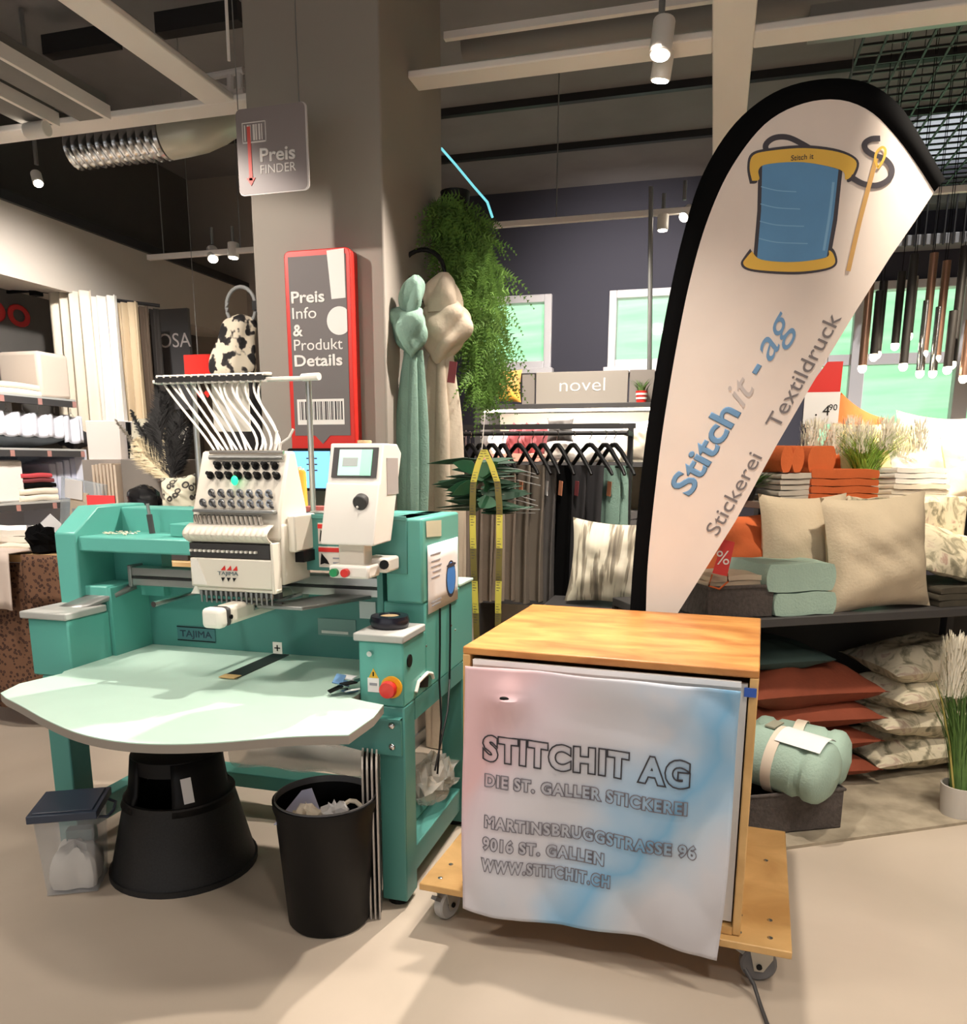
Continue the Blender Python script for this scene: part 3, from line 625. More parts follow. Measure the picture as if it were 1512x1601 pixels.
def cone(label, px, v, m, h=.13, r=.026):
    a = mp(*px, v); t = thing('thread_cone', label, 'thread cone', (a.x+MX, MY+v, 1.2345), group='thread cones behind the head')
    MB().lathe([(.0, 0), (r, 0), (r, .006), (r*.92, .008), (r*.80, h-.008), (r*.5, h)], n=20).build('thread', m, t); MB().cyl((0, 0, h), (0, 0, h+.006), r*.45).build('core', WHITE, t)
cone('pale lilac thread cone behind the sewing head', (461, 790), .34, mat('thread_lilac', (206, 204, 218), .7), .14, .022)
cone('orange thread cone right of the lilac one', (474, 790), .36, mat('thread_orange', (226, 160, 44), .7), .135, .018)
cone('yellow thread cone behind the orange one', (470, 785), .42, mat('thread_yellow', (232, 206, 120), .7), .14, .018)
rdp = mp(498, 806, .36); tag(MB().box((rdp.x+MX, MY+.36, 1.238), (.1, .06, .018), (0, 0, .3)).build('folded_leaflet', mat('leaflet_red', (186, 96, 90), .6)), 'reddish leaflet behind the control panel on the beam', 'leaflet')
# paper with the blue spool on the machine's right side
sp = [atX(x, y, MX+.003) for x, y in ((668, 853), (715, 838), (718, 933), (669, 961))]
pp = thing('info_sheet', 'white sheet with a blue spool picture taped to the teal side', 'paper', (MX+.002, sp[0].y, sp[3].z))
w_, h_ = sp[1].y-sp[0].y, sp[0].z-sp[3].z
MB().grid(lambda u, v: Vector((.002+.006*math.sin(math.pi*u)*0, w_*u, h_*v+.0*u)), 4, 4).build('sheet', PAPER, pp, solid=.001)
def side_poly(pts, m, nm, off): MB().prism([(w_*a, h_*b) for a, b in pts], .0008, 'yz', off).build(nm, m, pp)
ell = lambda cx, cy, rx, ry, n=20, t0=0, t1=360: [(cx+rx*math.cos(R(t0+(t1-t0)*k/n)), cy+ry*math.sin(R(t0+(t1-t0)*k/n))) for k in range(n)]
side_poly(ell(.74, .38, .17, .29), INK, 'spool_outline', .003); side_poly(ell(.74, .39, .145, .25), mat('spool_blue', (66, 132, 214), .6), 'spool_picture', .004)
side_poly(ell(.74, .60, .16, .03), INK, 'spool_rim', .0048)
for k, (a, b, z) in enumerate(((.08, .40, .84), (.1, .38, .74), (.1, .42, .66), (.14, .4, .58), (.1, .36, .50), (.08, .4, .14), (.1, .38, .09))): side_poly([(a, z), (b, z), (b, z+.018), (a, z+.018)], PRINTG, 'text_line', .003)
tp = [atX(x, y, MX+.002) for x, y in ((666, 815), (690, 813), (690, 838), (667, 840))]
tag(MB().prism([(q.y, q.z) for q in tp], .001, 'yz', MX+.0015).build('tape_strip', mat('tape_cream', (196, 196, 172), .5)), 'pale strip of tape above the white sheet', 'tape')
# cables on the side and behind
for k, (nm, pts) in enumerate((('first', ((688, 951), (688, 1010), (687, 1066), (690, 1130), (684, 1210))), ('second', ((704, 944), (704, 1000), (703, 1062), (700, 1110), (680, 1205))))):
    tag(MB().tube([atX(x, y, MX+.006+(.03 if y > 1070 else 0)) for x, y in pts], .0035, 7).build('power_cable', BLACK), nm+' black cable running down the teal right side', 'cable')
# ------------------------------------------------------------------ under the machine
st = thing('step_stool', 'round black plastic step stool under the mint table', 'stool', (-1.725, 2.235, 0))
r0_, r1_ = .235, .150
def stool_r(z): return .145+.02*(.43-z)/.17 if z > .26 else .185+.055*(.26-z)/.26
for k in range(3):
    a0 = R((-62, 58, 168)[k]); MB().grid(lambda u, v: Vector((stool_r(.25+.17*v)*math.cos(a0+R(84)*u), stool_r(.25+.17*v)*math.sin(a0+R(84)*u), .25+.17*v)), 10, 3).build('upright', BLACK, st, solid=.012)
MB().lathe([(.180, .27), (.184, .278), (.184, .26), (.24, .02), (.248, .02), (.248, 0), (.235, 0), (.172, .26), (.17, .278), (.184, .278)], n=40).build('base_ring', mat('black_speckle', (26, 25, 26), .6, var=.4, scale=160), st)
MB().lathe([(0, .43), (.135, .432), (.15, .424), (.152, .375), (.146, .375), (.0, .40)], n=36).build('top_step', BLACK, st)
q = Vector((.05, -.19, .30)); MB().box((.1215, -.1215, .335), (.033, .003, .085), (R(-8), R(-4), R(45))).build('sticker', PAPER, st, label='white sticker with grey print')
bx = thing('storage_box', 'clear plastic box with navy lid and white stuffing, beside the stool', 'box', (-1.985, 2.015, 0), R(28))
MB().grid(lambda u, v: Vector(((.078+.014*v)*(lambda t: max(-1, min(1, 1.35*math.cos(t))))(2*math.pi*u), (.078+.014*v)*(lambda t: max(-1, min(1, 1.35*math.sin(t))))(2*math.pi*u), .005+.265*v)), 40, 5, cu=True).build('tub', CLEAR, bx, solid=.003)
MB().bx(-.078, .078, -.078, .078, .002, .007).build('tub_base', CLEAR, bx, bevel=.002)
MB().bx(-.104, .104, -.104, .104, .268, .294).bx(-.09, .09, -.09, .09, .294, .299).build('lid', NAVYL, bx, bevel=.008)
MB().tube([(.10, -.07, .262), (.125, -.06, .255), (.13, 0, .25), (.125, .06, .255), (.10, .07, .262)], .005, 7).build('handle', NAVYL, bx)
MB().grid(lambda u, v: (lambda q: Vector((.072*q*max(-1, min(1, 1.35*math.cos(6.283*u)))*(1+.06*math.sin(50*u)), .072*q*max(-1, min(1, 1.35*math.sin(6.283*u)))*(1+.06*math.cos(44*u)), .012+.135*v+.012*math.sin(u*31+v*9)*v)))(math.sin(math.pi*min(1, .25+.75*v))**.35 if v > .02 else .9), 40, 12, cu=True).build('stuffing', SNOW, bx)
MB().bx(-.03, .05, .02, .06, .14, .18).build('spool_card', mat('card_teal', (90, 130, 124), .6), bx)
bn = thing('waste_bin', 'black round waste bin with crumpled paper, front right of the stool', 'waste bin', (-1.075, 2.06, 0))
MB().lathe([(0, 0), (.118, 0), (.126, .01), (.150, .36), (.158, .385), (.158, .405), (.150, .405), (.146, .36), (.12, .02), (0, .02)], n=40).build('bucket', BLACK, bn)
MB().lathe([(0, .33), (.146, .33), (.146, .335), (0, .335)], n=30).build('bag_inner', BLKC, bn)
MB().lathe([(.1515, .398), (.1525, .41), (.1485, .41), (.1475, .39)], n=40).build('bag_rim', mat('bag_film', (120, 118, 118), .35), bn)
MB().prism([(-.085, -.05), (.065, -.055), (.03, .05), (.0, .045)], .002, 'xz', 0).build('paper_sheet', mat('lilac_paper', (200, 200, 224), .7), bn, loc=(-.055, -.045, .385), rot=(R(-22), 0, R(27)))
def crumple(par, c, r, m, nm='paper_ball', sd=1):
    rr = random.Random(sd); b = MB(); b.ball(c, r, 12, 9)
    for v in b.bm.verts: v.co = Vector(c)+(v.co-Vector(c))*rr.uniform(.72, 1.2)
    return b.build(nm, m, par, smooth=False)
crumple(bn, (-.02, -.085, .362), .045, CREAM, sd=3); crumple(bn, (.05, -.04, .36), .045, PAPER, sd=5)
MB().tube([(.09+.03*math.cos(t), .0, .37+.03*math.sin(t)) for t in [k*.63 for k in range(10)]], .007, 6, closed=True).build('paper_curl', CREAM, bn)
hp = [thing('hoop_board', l, 'hoop board', (-.958+.0135*k, 2.075+.004*k, 0), group='boards leaning by the machine leg', rot=(R(1.5), 0, R(22))) for k, l in enumerate(('leftmost of the thin pale boards standing between bin and machine leg', 'second from left of the thin pale boards by the machine leg', 'third from left of the thin pale boards by the machine leg', 'rightmost of the thin pale boards by the machine leg'))]
for k, t in enumerate(hp):
    MB().prism([(0, 0), (.24, 0), (.24, .50), (.22, .53), (.03, .53), (0, .50)], .006, 'yz', -.003).build('board', mat('board_edge', (186, 178, 170), .5), t, bevel=.002)
    MB().prism([(.01, .02), (.23, .02), (.23, .5), (.01, .5)], .002, 'yz', .003).build('back_face', DARKG, t)
    if k == 1: MB().ball((0, -.003, .31), (.007, .007, .022), 10, 8).build('clip', WHITE, t)
fm = thing('film_roll', 'long roll of crinkled plastic film on the rear rail', 'plastic film', (-1.40, 2.74, .165))
MB().grid(lambda u, v: Vector((-.42+.95*u, .07*math.cos(6.28*v)*(1+.15*math.sin(u*14)), .075+.072*math.sin(6.28*v)*(1-.35*u+.12*math.sin(u*23+1)))), 26, 16).build('film', FILM, fm, smooth=True)
fb = thing('film_bag', 'crumpled clear plastic bag on the base shelf under the right side', 'plastic bag', (-.93, 2.62, .17))
b = MB(); b.ball((0, 0, .085), (.075, .15, .085), 18, 12)
rr = random.Random(4)
for v in b.bm.verts: v.co = Vector((v.co.x*rr.uniform(.8, 1.12), v.co.y*rr.uniform(.85, 1.1), max(0, v.co.z*rr.uniform(.75, 1.1))))
b.build('film', FILM, fb, smooth=False)
# ------------------------------------------------------------------ wooden cabinet on a dolly
CR = R(-3.3); cA = Vector((math.cos(CR), math.sin(CR), 0)); cB = Vector((-math.sin(CR), math.cos(CR), 0)); c00 = Vector((-.655, 2.115, 0))
CW, CD, CZ0, CZ1 = .80, .735, .142, .885
dl = thing('dolly', 'flat wooden dolly with four castors under the cabinet', 'dolly', (-.79, 2.095, 0), CR)
MB().bx(0, 1.065, 0, .745, .118, .140).build('deck', 'dolly_wood', dl, bevel=.003)
for x, y in ((.05, .05), (.05, .14), (.13, .05), (.93, .05), (.93, .14), (1.01, .05), (1.01, .14), (1.0, .5), (.06, .26)): MB().ball((x, y, .1405), (.008, .008, .003), 10, 5).build('screw_head', CHROME, dl)
def caster(x, y, yaw, tread):
    m = MB().bx(x-.045, x+.045, y-.04, y+.04, .112, .118)
    ca, sa = math.cos(yaw), math.sin(yaw)
    f = m.build('castor', GREYM, dl)
    def T(a, b, z): return (x+a*ca-b*sa, y+a*sa+b*ca, z)
    for s_ in (-1, 1):
        pl = MB().prism([(-.03, .112), (.035, .112), (.035, .075), (.012, .035), (-.012, .035), (-.02, .07)], .003, 'xz', s_*.022-.0015).build('fork', mat('zinc', (190, 184, 170), .4, .5), f)
        pl.location = (x, y, 0); pl.rotation_euler = (0, 0, yaw); pl.parent = f
    w = MB().lathe([(.012, -.014), (.042, -.017), (.0485, -.012), (.05, 0), (.0485, .012), (.042, .017), (.012, .014)], n=28, axis='y').build('wheel', tread, f); w.location = (x, y, .05); w.rotation_euler = (0, 0, yaw)
    a = MB().cyl((0, -.028, 0), (0, .028, 0), .008, n=12).build('axle', BLACK, f); a.location = (x, y, .05); a.rotation_euler = (0, 0, yaw)
    b = MB().box((0, 0, 0), (.03, .02, .012), (0, R(35), 0)).build('brake', GREYM, f); b.location = T(-.05, 0, .085); b.rotation_euler = (0, 0, yaw)
caster(.065, .07, R(70), mat('wheel_pale', (176, 174, 170), .45)); caster(.985, .07, R(8), RUB); caster(.07, .66, R(30), RUB); caster(.985, .66, R(0), RUB)
cb = thing('cabinet', 'square plywood cabinet with a printed cloth front, on the dolly', 'cabinet', c00, CR)
T_ = .022
MB().bx(0, CW, 0, CD, CZ1-T_, CZ1).build('top_panel', 'pine_wood', cb, bevel=.004)
MB().bx(0, T_, 0, CD, CZ0, CZ1-T_).build('side_panel', 'dolly_wood', cb, bevel=.003)
MB().bx(CW-T_, CW, 0, CD, CZ0, CZ1-T_).build('side_panel', 'dolly_wood', cb, bevel=.003)
MB().bx(T_, CW-T_, 0, CD, CZ0, CZ0+T_).build('bottom_panel', 'dolly_wood', cb)
MB().bx(T_, CW-T_, CD-T_, CD, CZ0+T_, CZ1-T_).build('back_panel', 'dolly_wood', cb)
MB().bx(T_+.004, CW-T_-.004, .012, .03, CZ0+T_+.01, CZ1-T_-.02).build('door', mat('door_white', (222, 216, 210), .6), cb)
MB().bx(T_+.01, CW-T_-.02, -.004, .012, CZ1-T_-.026, CZ1-T_-.012).build('cloth_rail', PAPER, cb)
# printed cloth
KX0, KX1, KZ0, KZ1 = .025, .765, .112, .846
def wav(x, z):
    t = (KZ1-z)/(KZ1-KZ0); p = math.exp(-((x-.15)**2/.004+(z-.765)**2/.003))
    return -.052-.012*abs(math.sin((x*.5+z)*17+math.sin(x*7)))*smoothstep(.60, .82, z)*smoothstep(.2, .5, x)-.011*abs(math.sin((x*.9-z*.5)*16))*smoothstep(.45, .75, x)-.008*abs(math.sin((x+z*.7)*13+1))*smoothstep(.4, .15, z)-.008*abs(math.sin(x*19-z*3))*smoothstep(.25, .05, x)-.008*math.sin(x*9+z*4)*(.3+t)-.006*math.sin(x*21-z*7)-.030*p-.012*math.exp(-((x-.155)**2/.0012))*smoothstep(.55, .75, z)*(1 if z < .765 else 0)-.006*t-.007*math.sin(z*14+x*3)*math.exp(-((x-.5)**2)/.06)*smoothstep(.68, .8, z)
cl = MB().grid(lambda u, v: Vector(((KX0+(KX1-KX0)*u)+.006*math.sin(v*5)*(u-.5)*2-.02*(1-v)*(u), wav(KX0+(KX1-KX0)*u, KZ0+(KZ1-KZ0)*v), KZ0+(KZ1-KZ0)*v-.012*math.sin(u*7)*(1-v)*.4)), 70, 70)
clo = cl.build('printed_cloth', 'tie_dye_cloth', cb, solid=.0015, label='cloth printed in pale pink, grey and blue with outlined lettering')
hm = mat('cloth_ink', (48, 46, 52), .7); hm2 = mat('cloth_ink_pale', (112, 108, 116), .7)
def cloth_text(s, size, x, z, width, m, o, bold, slope=0):
    # text is laid out flat, then bent onto the cloth's own surface
    text(clo, s, size, m, (0, 0, 0), rot=(0, 0, 0), bold=bold, outline=o, spacing=1.17, width=width,
         warp=lambda c: Vector((x+c.x, wav(x+c.x, z+c.y)-.003+c.z, z+c.y+slope*c.x)))
ZL = lambda y: at(900, y, 2.08).z
cloth_text('STITCHIT AG', .094, .083, .578, .572, hm, .0021, .006, -.0)
cloth_text('DIE ST. GALLER STICKEREI', .046, .086, .500, .563, hm2, .0014, .003)
cloth_text('MARTINSBRUGGSTRASSE 96', .046, .088, .378, .59, hm2, .0014, .003)
cloth_text('9016 ST. GALLEN', .046, .086, .314, .35, hm2, .0014, .003)
cloth_text('WWW.STITCHIT.CH', .046, .086, .252, .372, hm2, .0014, .003)
MB().ball((.15, wav(.15, .768)-.003, .768), (.014, .005, .006), 12, 8).build('door_knob', BLACK, cb)
MB().bx(CW-.034, CW-.004, -.006, .0, .815, .838).build('blue_clip', mat('clip_blue', (44, 84, 170), .4), cb, label='small blue clip at the upper right corner')
tag(MB().tube([Vector(p) for p in ((.16, 2.05, .06), (.185, 2.03, .03), (.20, 1.98, .008), (.215, 1.90, .006), (.235, 1.80, .006), (.262, 1.70, .006), (.30, 1.58, .006))], .0055, 8).build('floor_cable', DARKG), 'dark cord on the floor by the right front castor', 'cord')
# ------------------------------------------------------------------ feather flag
FY = 2.98
fl = thing('feather_flag', 'tall white feather flag with black sleeve standing behind the cabinet', 'flag', (at(1000, 950, FY).x, FY, 0))
FX = fl.location.x
def fp(x, y): p = at(x, y, FY); return (p.x-FX, p.z)
def spline(pts, n=6):
    out = []
    for i in range(len(pts)-1):
        p0 = pts[max(0, i-1)]; p1 = pts[i]; p2 = pts[i+1]; p3 = pts[min(len(pts)-1, i+2)]
        for k in range(n):
            t = k/n; out.append(tuple(.5*(2*b+(c-a)*t+(2*a-5*b+4*c-d)*t*t+(3*b-a-3*c+d)*t**3) for a, b, c, d in zip(p0, p1, p2, p3)))
    return out+[pts[-1]]
outer = [(985, 955), (990, 880), (1003, 740), (1022, 600), (1045, 470), (1070, 360), (1100, 270), (1150, 192), (1215, 142), (1290, 123), (1355, 129), (1405, 163), (1440, 215), (1478, 280)]
inner = [(1010, 955), (1013, 880), (1024, 770), (1038, 660), (1060, 530), (1081, 430), (1107, 342), (1143, 263), (1195, 195), (1252, 163), (1312, 156), (1362, 175), (1402, 215), (1432, 255), (1461, 300)]
o_, i_ = spline(outer), spline(inner)
ring = [fp(*p) for p in o_]+[fp(1479, 290), fp(1471, 303)]+[fp(*p) for p in i_[::-1]]
sl_ = MB()
no, ni = len(o_), 0
N_ = 80
def samp(L, t):
    L2 = [0]
    for a, b in zip(L, L[1:]): L2.append(L2[-1]+math.hypot(a[0]-b[0], a[1]-b[1]))
    s_ = t*L2[-1]
    for k in range(len(L)-1):
        if L2[k+1] >= s_: f = (s_-L2[k])/max(1e-9, L2[k+1]-L2[k]); return (L[k][0]+(L[k+1][0]-L[k][0])*f, L[k][1]+(L[k+1][1]-L[k][1])*f)
    return L[-1]
OO = [fp(*samp(o_, k/N_)) for k in range(N_+1)]; II = [fp(*samp(i_, k/N_)) for k in range(N_+1)]
sl_.grid(lambda u, v: (lambda k, t: Vector((OO[k][0]*(1-t)+II[k][0]*t, -.012*math.sin(math.pi*t), OO[k][1]*(1-t)+II[k][1]*t)))(int(round(u*N_)), v), N_, 6)
sl_.grid(lambda u, v: (lambda k, t: Vector((OO[k][0]*(1-t)+II[k][0]*t, .012*math.sin(math.pi*t), OO[k][1]*(1-t)+II[k][1]*t)))(int(round(u*N_)), v), N_, 6)
sl_.build('sleeve', BLKC, fl)
white = [fp(*p) for p in i_]+[fp(*p) for p in ((1430, 347), (1392, 402), (1338, 487), (1270, 600), (1212, 700), (1150, 815), (1062, 955), (1045, 985), (1012, 985))]
MB().prism(white, .003, 'xz', 0).build('cloth', FLAGW, fl)
MB().tube([Vector((OO[0][0]*.5+II[0][0]*.5, 0, 0)), Vector((OO[0][0]*.5+II[0][0]*.5, 0, .9)), Vector((OO[10][0]*.5+II[10][0]*.5, 0, OO[10][1]))], .011, 10).build('pole', BLKM, fl)
MB().box((.04, 0, .012), (.3, .04, .02)).box((.04, 0, .012), (.04, .3, .02)).build('base_cross', BLKM, fl)
def pr(pts, m, nm, lay, par=None): return MB().prism([fp(*p) for p in pts], .0003, 'xz', -.0006*lay).build(nm, m, par or fl, smooth=False)
def stroke(pts, w, m, nm, lay):
    L = spline(pts, 8); a = []; b = []
    for k, p in enumerate(L):
        q = L[min(k+1, len(L)-1)]; r = L[max(0, k-1)]; dx, dy = q[0]-r[0], q[1]-r[1]; d = math.hypot(dx, dy) or 1
        a.append((p[0]-dy/d*w/2, p[1]+dx/d*w/2)); b.append((p[0]+dy/d*w/2, p[1]-dx/d*w/2))
    mb = MB(); V0 = [fp(*p) for p in a]; V1 = [fp(*p) for p in b]; y = -.0006*lay
    mb.grid(lambda u, v: (lambda k: Vector(((V0[k][0], y, V0[k][1]) if v < .5 else (V1[k][0], y, V1[k][1]))))(int(round(u*(len(L)-1)))), len(L)-1, 1)
    return mb.build(nm, m, fl, smooth=False)
# a plain thread spool with a needle, printed on the cloth
stroke([(1203, 245), (1197, 228), (1210, 216), (1232, 215), (1256, 226), (1275, 238)], 9, INK, 'thread_print', 1)
pr([(1186, 250), (1184, 330), (1177, 412), (1297, 412), (1309, 345), (1319, 250)], INK, 'spool_outline', 1)
pr([(1192, 248), (1190, 330), (1183, 412), (1291, 412), (1303, 340), (1313, 248)], BLUE, 'spool_body', 2)
BLUE2 = mat('blue_print_light', (128, 178, 214), .6)
for k in range(4): stroke([(1190-k, 292+27*k), (1215, 298+27*k), (1245+6*k, 300+27*k)], 1.6, BLUE2, 'thread_line', 2.5)
stroke([(1303, 285), (1298, 330), (1288, 392)], 4, BLUE2, 'highlight', 2.6)
def flange(c, rx, ry, th, tl):
    P = [(c[0]+rx*math.cos(R(t)), c[1]+ry*math.sin(R(t))+tl*math.cos(R(t))) for t in range(180, 361, 12)]
    return P, P
up = [(1176, 283), (1172, 262), (1178, 243), (1205, 236), (1258, 232), (1310, 238), (1338, 252), (1334, 272), (1322, 281), (1314, 266), (1256, 254), (1200, 257), (1186, 266), (1187, 281)]
up = spline(up+[up[0]], 5); pr([(1256+(x-1256)*1.045, 258+(y-258)*1.18) for x, y in up], INK, 'flange_outline', 3); pr(up, YELLOW, 'flange_top', 4)
lo = [(1176, 393), (1168, 402), (1162, 412), (1172, 420), (1205, 424), (1250, 425), (1290, 420), (1305, 412), (1303, 398), (1296, 392), (1291, 403), (1240, 410), (1190, 406)]
lo = spline(lo+[lo[0]], 5); pr([(1236+(x-1236)*1.05, 409+(y-409)*1.25) for x, y in lo], INK, 'flange_outline', 3); pr(lo, YELLOW, 'flange_bottom', 4)
stroke([(1330, 277), (1350, 288), (1372, 290), (1390, 280), (1394, 264), (1384, 250), (1366, 243), (1354, 235), (1352, 225), (1362, 218), (1376, 217)], 9, INK, 'thread_print', 5)
stroke([(1326, 424), (1343, 350), (1360, 285), (1370, 248)], 7, mat('needle_tan', (206, 160, 92), .6), 'needle_print', 6)
stroke([(1372, 262), (1368, 250), (1371, 238), (1379, 231), (1384, 236), (1381, 250), (1372, 264)], 4, YELLOW, 'needle_eye', 7)
def flagtext(s, p, q, frac0, frac1, m, size, **k):
    a = Vector((*fp(*p), 0)); b = Vector((*fp(*q), 0)); d = b-a; A = a+d*frac0; w = d.length*(frac1-frac0)
    text(fl, s, size, m, (A.x, -.0016, A.y), rot=(R(90), -math.atan2(d.y, d.x), 0), width=w, **k)
P0, P1 = (1078, 778), (1243, 503)
flagtext('Stitch', P0, P1, 0, .50, LBLUE, .122, bold=.0035); flagtext('it', P0, P1, .515, .645, LGREY, .125, shear=.35)
flagtext('-', P0, P1, .695, .745, LBLUE, .125, bold=.003); flagtext('ag', P0, P1, .77, 1.0, LBLUE, .13, shear=.35)
Q0, Q1 = (1121, 840), (1316, 497)
flagtext('Stickerei', Q0, Q1, 0, .38, DGREY, .072); flagtext('Textildruck', Q0, Q1, .51, 1.0, DGREY, .072)
text(fl, 'Stitch it', .022, INK, (fp(1236, 252)[0], -.0045, fp(1236, 252)[1]))
# ------------------------------------------------------------------ soft goods helpers
def cushion_mesh(w, h, t, sd=0, pinch=.10):
    rr = random.Random(sd); a1, a2, a3 = rr.uniform(0, 6), rr.uniform(0, 6), rr.uniform(.5, 1)
    b = MB()
    for s_ in (1, -1):
        def fn(u, v, s_=s_):
            x, y = 2*u-1, 2*v-1
            X_ = w/2*x*(1-pinch*(1-y*y)); Y_ = h/2*y*(1-pinch*(1-x*x))
            k = max(0, (1-abs(x)**2.6)*(1-abs(y)**2.6))**.62
            z = t/2*k*(1+.10*math.sin(x*5+a1+y*3)+.07*math.sin(y*8+a2-x*2))+.006*a3*math.sin(x*11+y*9+a1+2*math.sin(y*4))*k
            return Vector((X_, Y_, s_*z))
        b.grid(fn, 22, 22)
    bmesh.ops.remove_doubles(b.bm, verts=b.bm.verts, dist=1e-4); return b
def cushion(label, loc, w, h, t, m, rot=(0, 0, 0), sd=0, name='cushion', cat='cushion', group=None, tagm=None):
    o = cushion_mesh(w, h, t, sd).build(name, m); o.location = loc; o.rotation_euler = rot; tag(o, label, cat, group)
    if tagm: 
        q = MB().box((w*.5*tagm[0], h*.5*tagm[1], 0), (.055, .035, .006)).build('label_tab', tagm[2], o)
    return o
def folded(label, loc, w, d, t, m, rz=0, layers=3, sd=0, name='folded_cloth', cat='folded cloth', group=None, rot=None):
    rr = random.Random(sd); b = MB(); lt = t/layers
    for k in range(layers):
        jx, jy = rr.uniform(-.006, .006), rr.uniform(-.006, .006); z0 = lt*k; n = 14
        def fn(u, v, z0=z0, jx=jx, jy=jy, k=k):
            a = 2*math.pi*u; ca, sa = math.cos(a), math.sin(a)
            x = (w/2-lt*.45)*max(-1, min(1, 1.5*ca))+lt*.45*ca; z = lt/2*max(-1, min(1, 1.35*sa))
            zz_ = z0+lt/2+z*.96+.003*math.sin(x*30+v*7+k); y = -d/2+d*v
            return Vector((x+jx, y+jy, max(0.0005, zz_)))
        b.grid(fn, 24, 8, cu=True)
        for v in (0, 1):
            pass
    bmesh.ops.holes_fill(b.bm, edges=b.bm.edges, sides=0)
    o = b.build(name, m); o.location = loc; o.rotation_euler = rot or (0, 0, rz); return tag(o, label, cat, group)
def blades(n, r, h, spread, m, par, sd=0, w=.006, nm='blades', lean=.3):
    rr = random.Random(sd); b = MB()
    for k in range(n):
        a = rr.uniform(0, 6.28); q = r*math.sqrt(rr.random()); base = Vector((q*math.cos(a), q*math.sin(a), 0)); hh = h*rr.uniform(.7, 1)
        tip = Vector((spread*rr.uniform(-1, 1), spread*rr.uniform(-1, 1), 0)); side = Vector((math.cos(a+1.5), math.sin(a+1.5), 0))*w/2
        P = []
        for j in range(5):
            t = j/4; c = base+tip*(t*t)+Vector((0, 0, hh*t*(1-lean*.3*t))); ww = (1-t*.95)
            P.append((b.bm.verts.new(c-side*ww), b.bm.verts.new(c+side*ww)))
        for A, B in zip(P, P[1:]): b.bm.faces.new((A[0], A[1], B[1], B[0]))
    o = b.build(nm, m, par, smooth=False); o['kind'] = 'stuff'; return o
def pot(par, r0, r1, h, m): return MB().lathe([(0, 0), (r0, 0), (r1, h), (r1*.9, h), (r0*.85, h*.8), (0, h*.8)], n=24).build('pot', m, par)
# ------------------------------------------------------------------ right display shelf (its own frame, turned 31 degrees)
SA = R(31); S0 = Vector((.225, 3.246, 0)); sa_ = Vector((math.cos(SA), math.sin(SA), 0)); sb_ = Vector((-math.sin(SA), math.cos(SA), 0))
def SL(a, b, z): return S0+sa_*a+sb_*b+Vector((0, 0, z))
sh = thing('display_shelf', 'dark two-tier display shelf holding cushions and blankets, right of the flag', 'shelf', S0, SA)
MB().bx(-.36, 1.75, 0, .62, .765, .80).build('shelf_board', DARKG, sh, bevel=.003)
MB().bx(.2, 1.75, .34, .80, 1.205, 1.235).build('upper_board', mat('board_grey', (120, 112, 104), .6), sh, bevel=.003)
MB().bx(-.36, 1.75, .60, .62, .03, .765).build('rear_panel', mat('panel_dark', (46, 44, 42), .7), sh)
for a, b, z1 in ((-.34, .30, .765), (1.28, .38, 1.205), (1.70, .38, 1.205), (.22, .72, 1.205), (1.70, .72, 1.205), (-.34, .58, .765)): MB().bx(a, a+.04, b, b+.04, .0, z1).build('post', DARKG, sh)
pl = MB().prism([tuple(S0.xy+sa_.xy*a+sb_.xy*b) for a, b in ((-.55, -.335), (2.2, -.335), (2.2, 1.1), (-.55, 1.1))], .012, 'xy', .0)
tag(pl.build('floor_mat', 'platform_carpet'), 'large beige flecked mat on the floor under the display shelf', 'mat')
ZB, ZU = .80, 1.235
def on(a, b, z, dz=0): return SL(a, b, z+dz)
wb_ = thing('wicker_basket', 'grey wicker basket at the left end of the shelf board, behind the flag', 'basket', SL(-.085, .16, ZB), SA)
def basket(t, w, d, h):
    MB().bx(-w/2, w/2, -d/2, -d/2+.012, 0, h).bx(-w/2, w/2, d/2-.012, d/2, 0, h).bx(-w/2, -w/2+.012, -d/2+.012, d/2-.012, 0, h).bx(w/2-.012, w/2, -d/2+.012, d/2-.012, 0, h).bx(-w/2, w/2, -d/2, d/2, 0, .01).build('basket_body', WICK, t, bevel=.004)
    MB().tube([(-w/2, -d/2, h), (w/2, -d/2, h), (w/2, d/2, h), (-w/2, d/2, h)], .008, 8, closed=True).build('rim', WICK, t)
basket(wb_, .29, .26, .125)
for k in range(2): folded('folded cream cloth lying in the shelf basket, %s piece' % ('lower' if k == 0 else 'upper'), SL(-.085, .16, ZB+.085+.04*k), .25, .2, .042, mat('cream_beige', (206, 186, 160), .9, bump=.2), SA, 2, k, group='cloths in the shelf basket')
tg = at(1128, 872, 3.15); t = thing('sale_tag', 'red sale tag with a white percent sign beside the shelf basket', 'sale tag', (tg.x, 3.15, tg.z-.06))
MB().prism([(-.03, 0), (.025, -.01), (.045, .12), (.0, .13)], .003, 'xz', 0).build('tag_card', RED, t); text(t, '%', .075, LWHITE, (-.02, -.002, .035))
MB().tube([(-.03, .002, -.005), (-.04, .002, -.05), (.0, .002, -.06), (.03, .002, -.03), (.025, .002, 0)], .004, 6).build('string', ORANGE, t)
folded('lower of two mint blankets stacked beside the shelf basket', SL(.205, .16, ZB), .29, .28, .095, MINTC, SA, 1, 3, name='folded_blanket', cat='blanket', group='mint blankets on the shelf')
folded('upper of two mint blankets stacked beside the shelf basket', SL(.175, .16, ZB+.096), .32, .28, .115, MINTC, SA, 1, 5, name='folded_blanket', cat='blanket', group='mint blankets on the shelf')
ofs = R(78)
cushion('big beige cushion standing at the front of the shelf', SL(.585, .10, ZB+.232), .52, .49, .19, BEIGE, (R(82), R(-3), SA), 1, tagm=(-.92, -.97, BLACK))
